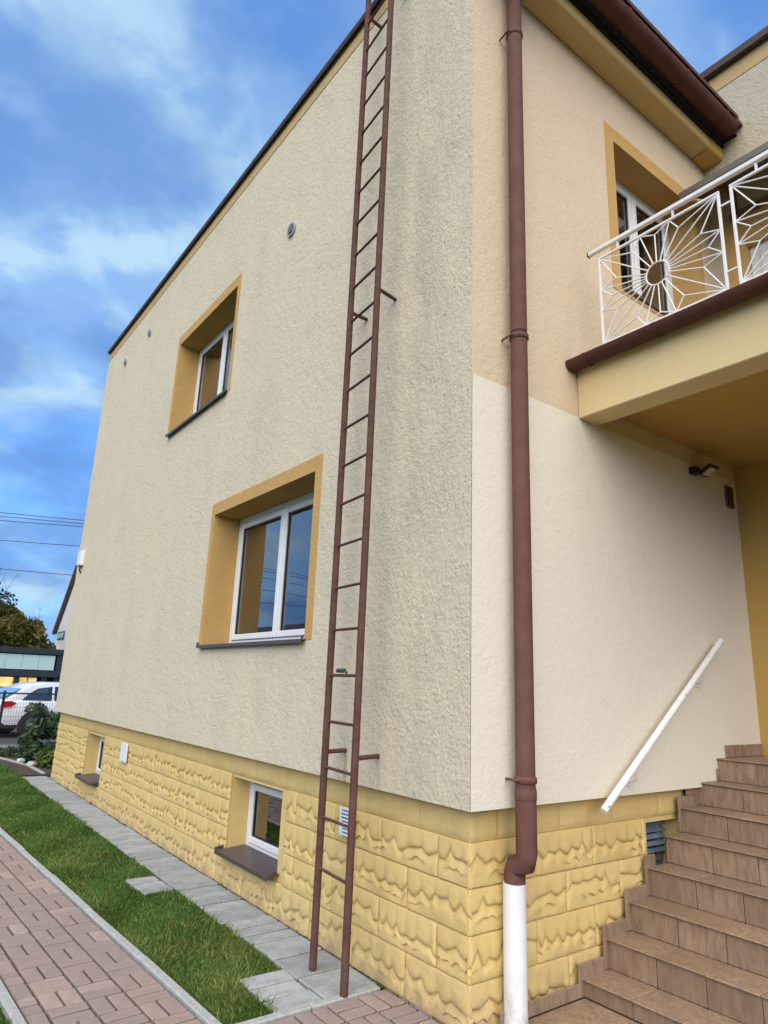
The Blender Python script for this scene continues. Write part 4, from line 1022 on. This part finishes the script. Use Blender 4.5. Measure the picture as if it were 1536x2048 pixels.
# ------------------------------------------------------------------ NEIGHBOUR HOUSE (gable towards the garden)
nh = thing('neighbour_house', 'white gabled house with dark verge behind the dark building', 'house', (7, 48, 0))
no = Vector((7.032, 48, 0)); nd = (Vector((6.856, 42.5, 0))-no).normalized(); nn = Vector((-nd.y, nd.x, 0))
def NP(t, d, z_): return tuple(no+nd*t+nn*d+Vector((0, 0, z_)))
gab = [(.25, -.1), (12.75, -.1), (12.75, 4.0), (6.5, 9.55), (.25, 4.2)]
part('wall', MB().prism([NP(t, .25, z_) for t, z_ in gab], nn*9), 'far_white_wall', nh)
rfm = MB()
for s_ in ((0, 4.37, 6.5, 9.93), (13, 4.37, 6.5, 9.93)):
    rfm.prism([NP(s_[0], 0, s_[1]), NP(s_[2], 0, s_[3]), NP(s_[2], 0, s_[3]-.28), NP(s_[0], 0, s_[1]-.22)], nn*9.5)
part('roof', rfm, 'far_roof', nh)
for t0, t1, z0_, z1_ in ((.9, 3.2, 3.75, 4.25), (4.2, 5.6, 4.6, 5.9), (1.2, 2.4, 1.2, 2.5)):
    wdw = part('window', MB().prism([NP(t0, .20, z0_), NP(t1, .20, z0_), NP(t1, .20, z1_), NP(t0, .20, z1_)], nn*.04), 'dark_frame', nh)
    part('pane', MB().prism([NP(t0+.08, .18, z0_+.08), NP(t1-.08, .18, z0_+.08), NP(t1-.08, .18, z1_-.08), NP(t0+.08, .18, z1_-.08)], nn*.01), 'green_panel', wdw)
part('balcony', MB().prism([NP(.3, -.5, 2.95), NP(3.5, -.5, 2.95), NP(3.5, -.5, 3.1), NP(.3, -.5, 3.1)], nn*.74), 'far_white_wall', nh)
# house across the lawn, outside the picture on the left: seen mirrored in the window panes
oh = thing('opposite_house', 'grey gabled house mirrored in the ground floor window', 'house', (-17, 32, 0))
part('wall', MB().prism([(-21, 30, -.1), (-12.5, 30, -.1), (-12.5, 30, 2.5), (-16.7, 30, 4.7), (-21, 30, 2.5)], (0, 8, 0)), 'far_white_wall', oh)
rfm = MB().prism([(-12.1, 29.7, 2.3), (-16.7, 29.7, 4.75), (-16.7, 29.7, 4.95), (-12.1, 29.7, 2.5)], (0, 8.6, 0)).prism([(-21.4, 29.7, 2.3), (-16.7, 29.7, 4.75), (-16.7, 29.7, 4.95), (-21.4, 29.7, 2.5)], (0, 8.6, 0))
part('roof', rfm, 'far_roof', oh)

# ------------------------------------------------------------------ TREES
def tree(name, label, base, h, cw, n, size, mat, seed, nc=26, bare=0, group='trees beyond the street'):
    t = thing(name, label, 'tree', base, group); q = random.Random(seed); mb_ = MB()
    mb_.tube([(0, 0, -.1), (q.uniform(-.1, .1), 0, h*.3), (q.uniform(-.2, .2), q.uniform(-.2, .2), h*.62)], [h*.028, h*.02, h*.010], 9)
    cents = []
    for k in range(nc):
        a_ = q.uniform(0, 6.283); e_ = q.random(); zz = h*(.28+.64*e_); rr_ = cw*math.sin(math.pi*min(1, .18+.80*e_))*q.uniform(.35, 1.0)
        c_ = (rr_*math.cos(a_), rr_*math.sin(a_), zz); cents.append(c_)
        mb_.tube([(0, 0, zz*.55), (c_[0]*.5, c_[1]*.5, zz*.8), c_], [h*.008, h*.005, h*.002], 5)
    for k in range(bare):
        a_ = q.uniform(0, 6.283); rr_ = cw*q.uniform(.1, .75); zz = h*q.uniform(.95, 1.15)
        p = Vector((rr_*.6*math.cos(a_), rr_*.6*math.sin(a_), h*.7)); e2 = Vector((rr_*1.3*math.cos(a_), rr_*1.3*math.sin(a_), zz))
        mb_.tube([p, p.lerp(e2, .5)+Vector((q.uniform(-.2, .2), q.uniform(-.2, .2), .1)), e2], [.03, .018, .008], 4)
        for _ in range(3):
            s_ = p.lerp(e2, q.uniform(.4, .9)); mb_.tube([s_, s_+Vector((q.uniform(-.6, .6), q.uniform(-.6, .6), q.uniform(.2, .7)))], [.012, .006], 3)
    link('trunk', mb_.mesh('trunk', 'bark', smooth=True), t)
    rad = [(cw*.34*q.uniform(.7, 1.3), cw*.34*q.uniform(.7, 1.3), h*.10*q.uniform(.7, 1.4)) for _ in cents]
    V, F, tt = leaves(cents, rad, n, size, seed, .3); stuff_mesh('crown', V, F, mat, tt, t)
    return t
tree('tree', 'dense olive green tree rising above the dark building', (3.6, 44.5, 0), 5.6, 2.3, 15000, .16, 'tree_leaf', 21, 34)
tree('tree', 'paler tree with bare upper twigs at the left picture edge', (2.5, 50.5, 0), 8.0, 2.5, 5000, .16, 'far_leaf', 22, 22, 26)
tree('tree', 'dark tree beside the white gable, right of the olive one', (6.6, 55, 0), 5.6, 1.8, 6000, .17, 'tree_leaf', 23, 22, 4)

# ------------------------------------------------------------------ OVERHEAD WIRES
for k, (za, zb, lab) in enumerate(((7.237, 7.448, 'topmost overhead wire'), (7.10, 7.31, 'second overhead wire from the top'), (6.94, 7.19, 'third overhead wire from the top'), (6.209, 6.412, 'fourth overhead wire, below the close group of three'), (5.176, 5.261, 'lowest overhead wire'))):
    x0, x1 = .3, 3.1; sl = (zb-za)/(x1-x0)
    pts = [(x, 25, za+sl*(x-x0)+.00045*(x-x0)*(x-x1)*3) for x in np.linspace(-22, 26, 25)]
    single('overhead_wire', MB().tube(pts, .011, 6), 'black_metal', lab+' left of the house', 'wire', (0, 25, 6), 'overhead wires left of the house', smooth=True)
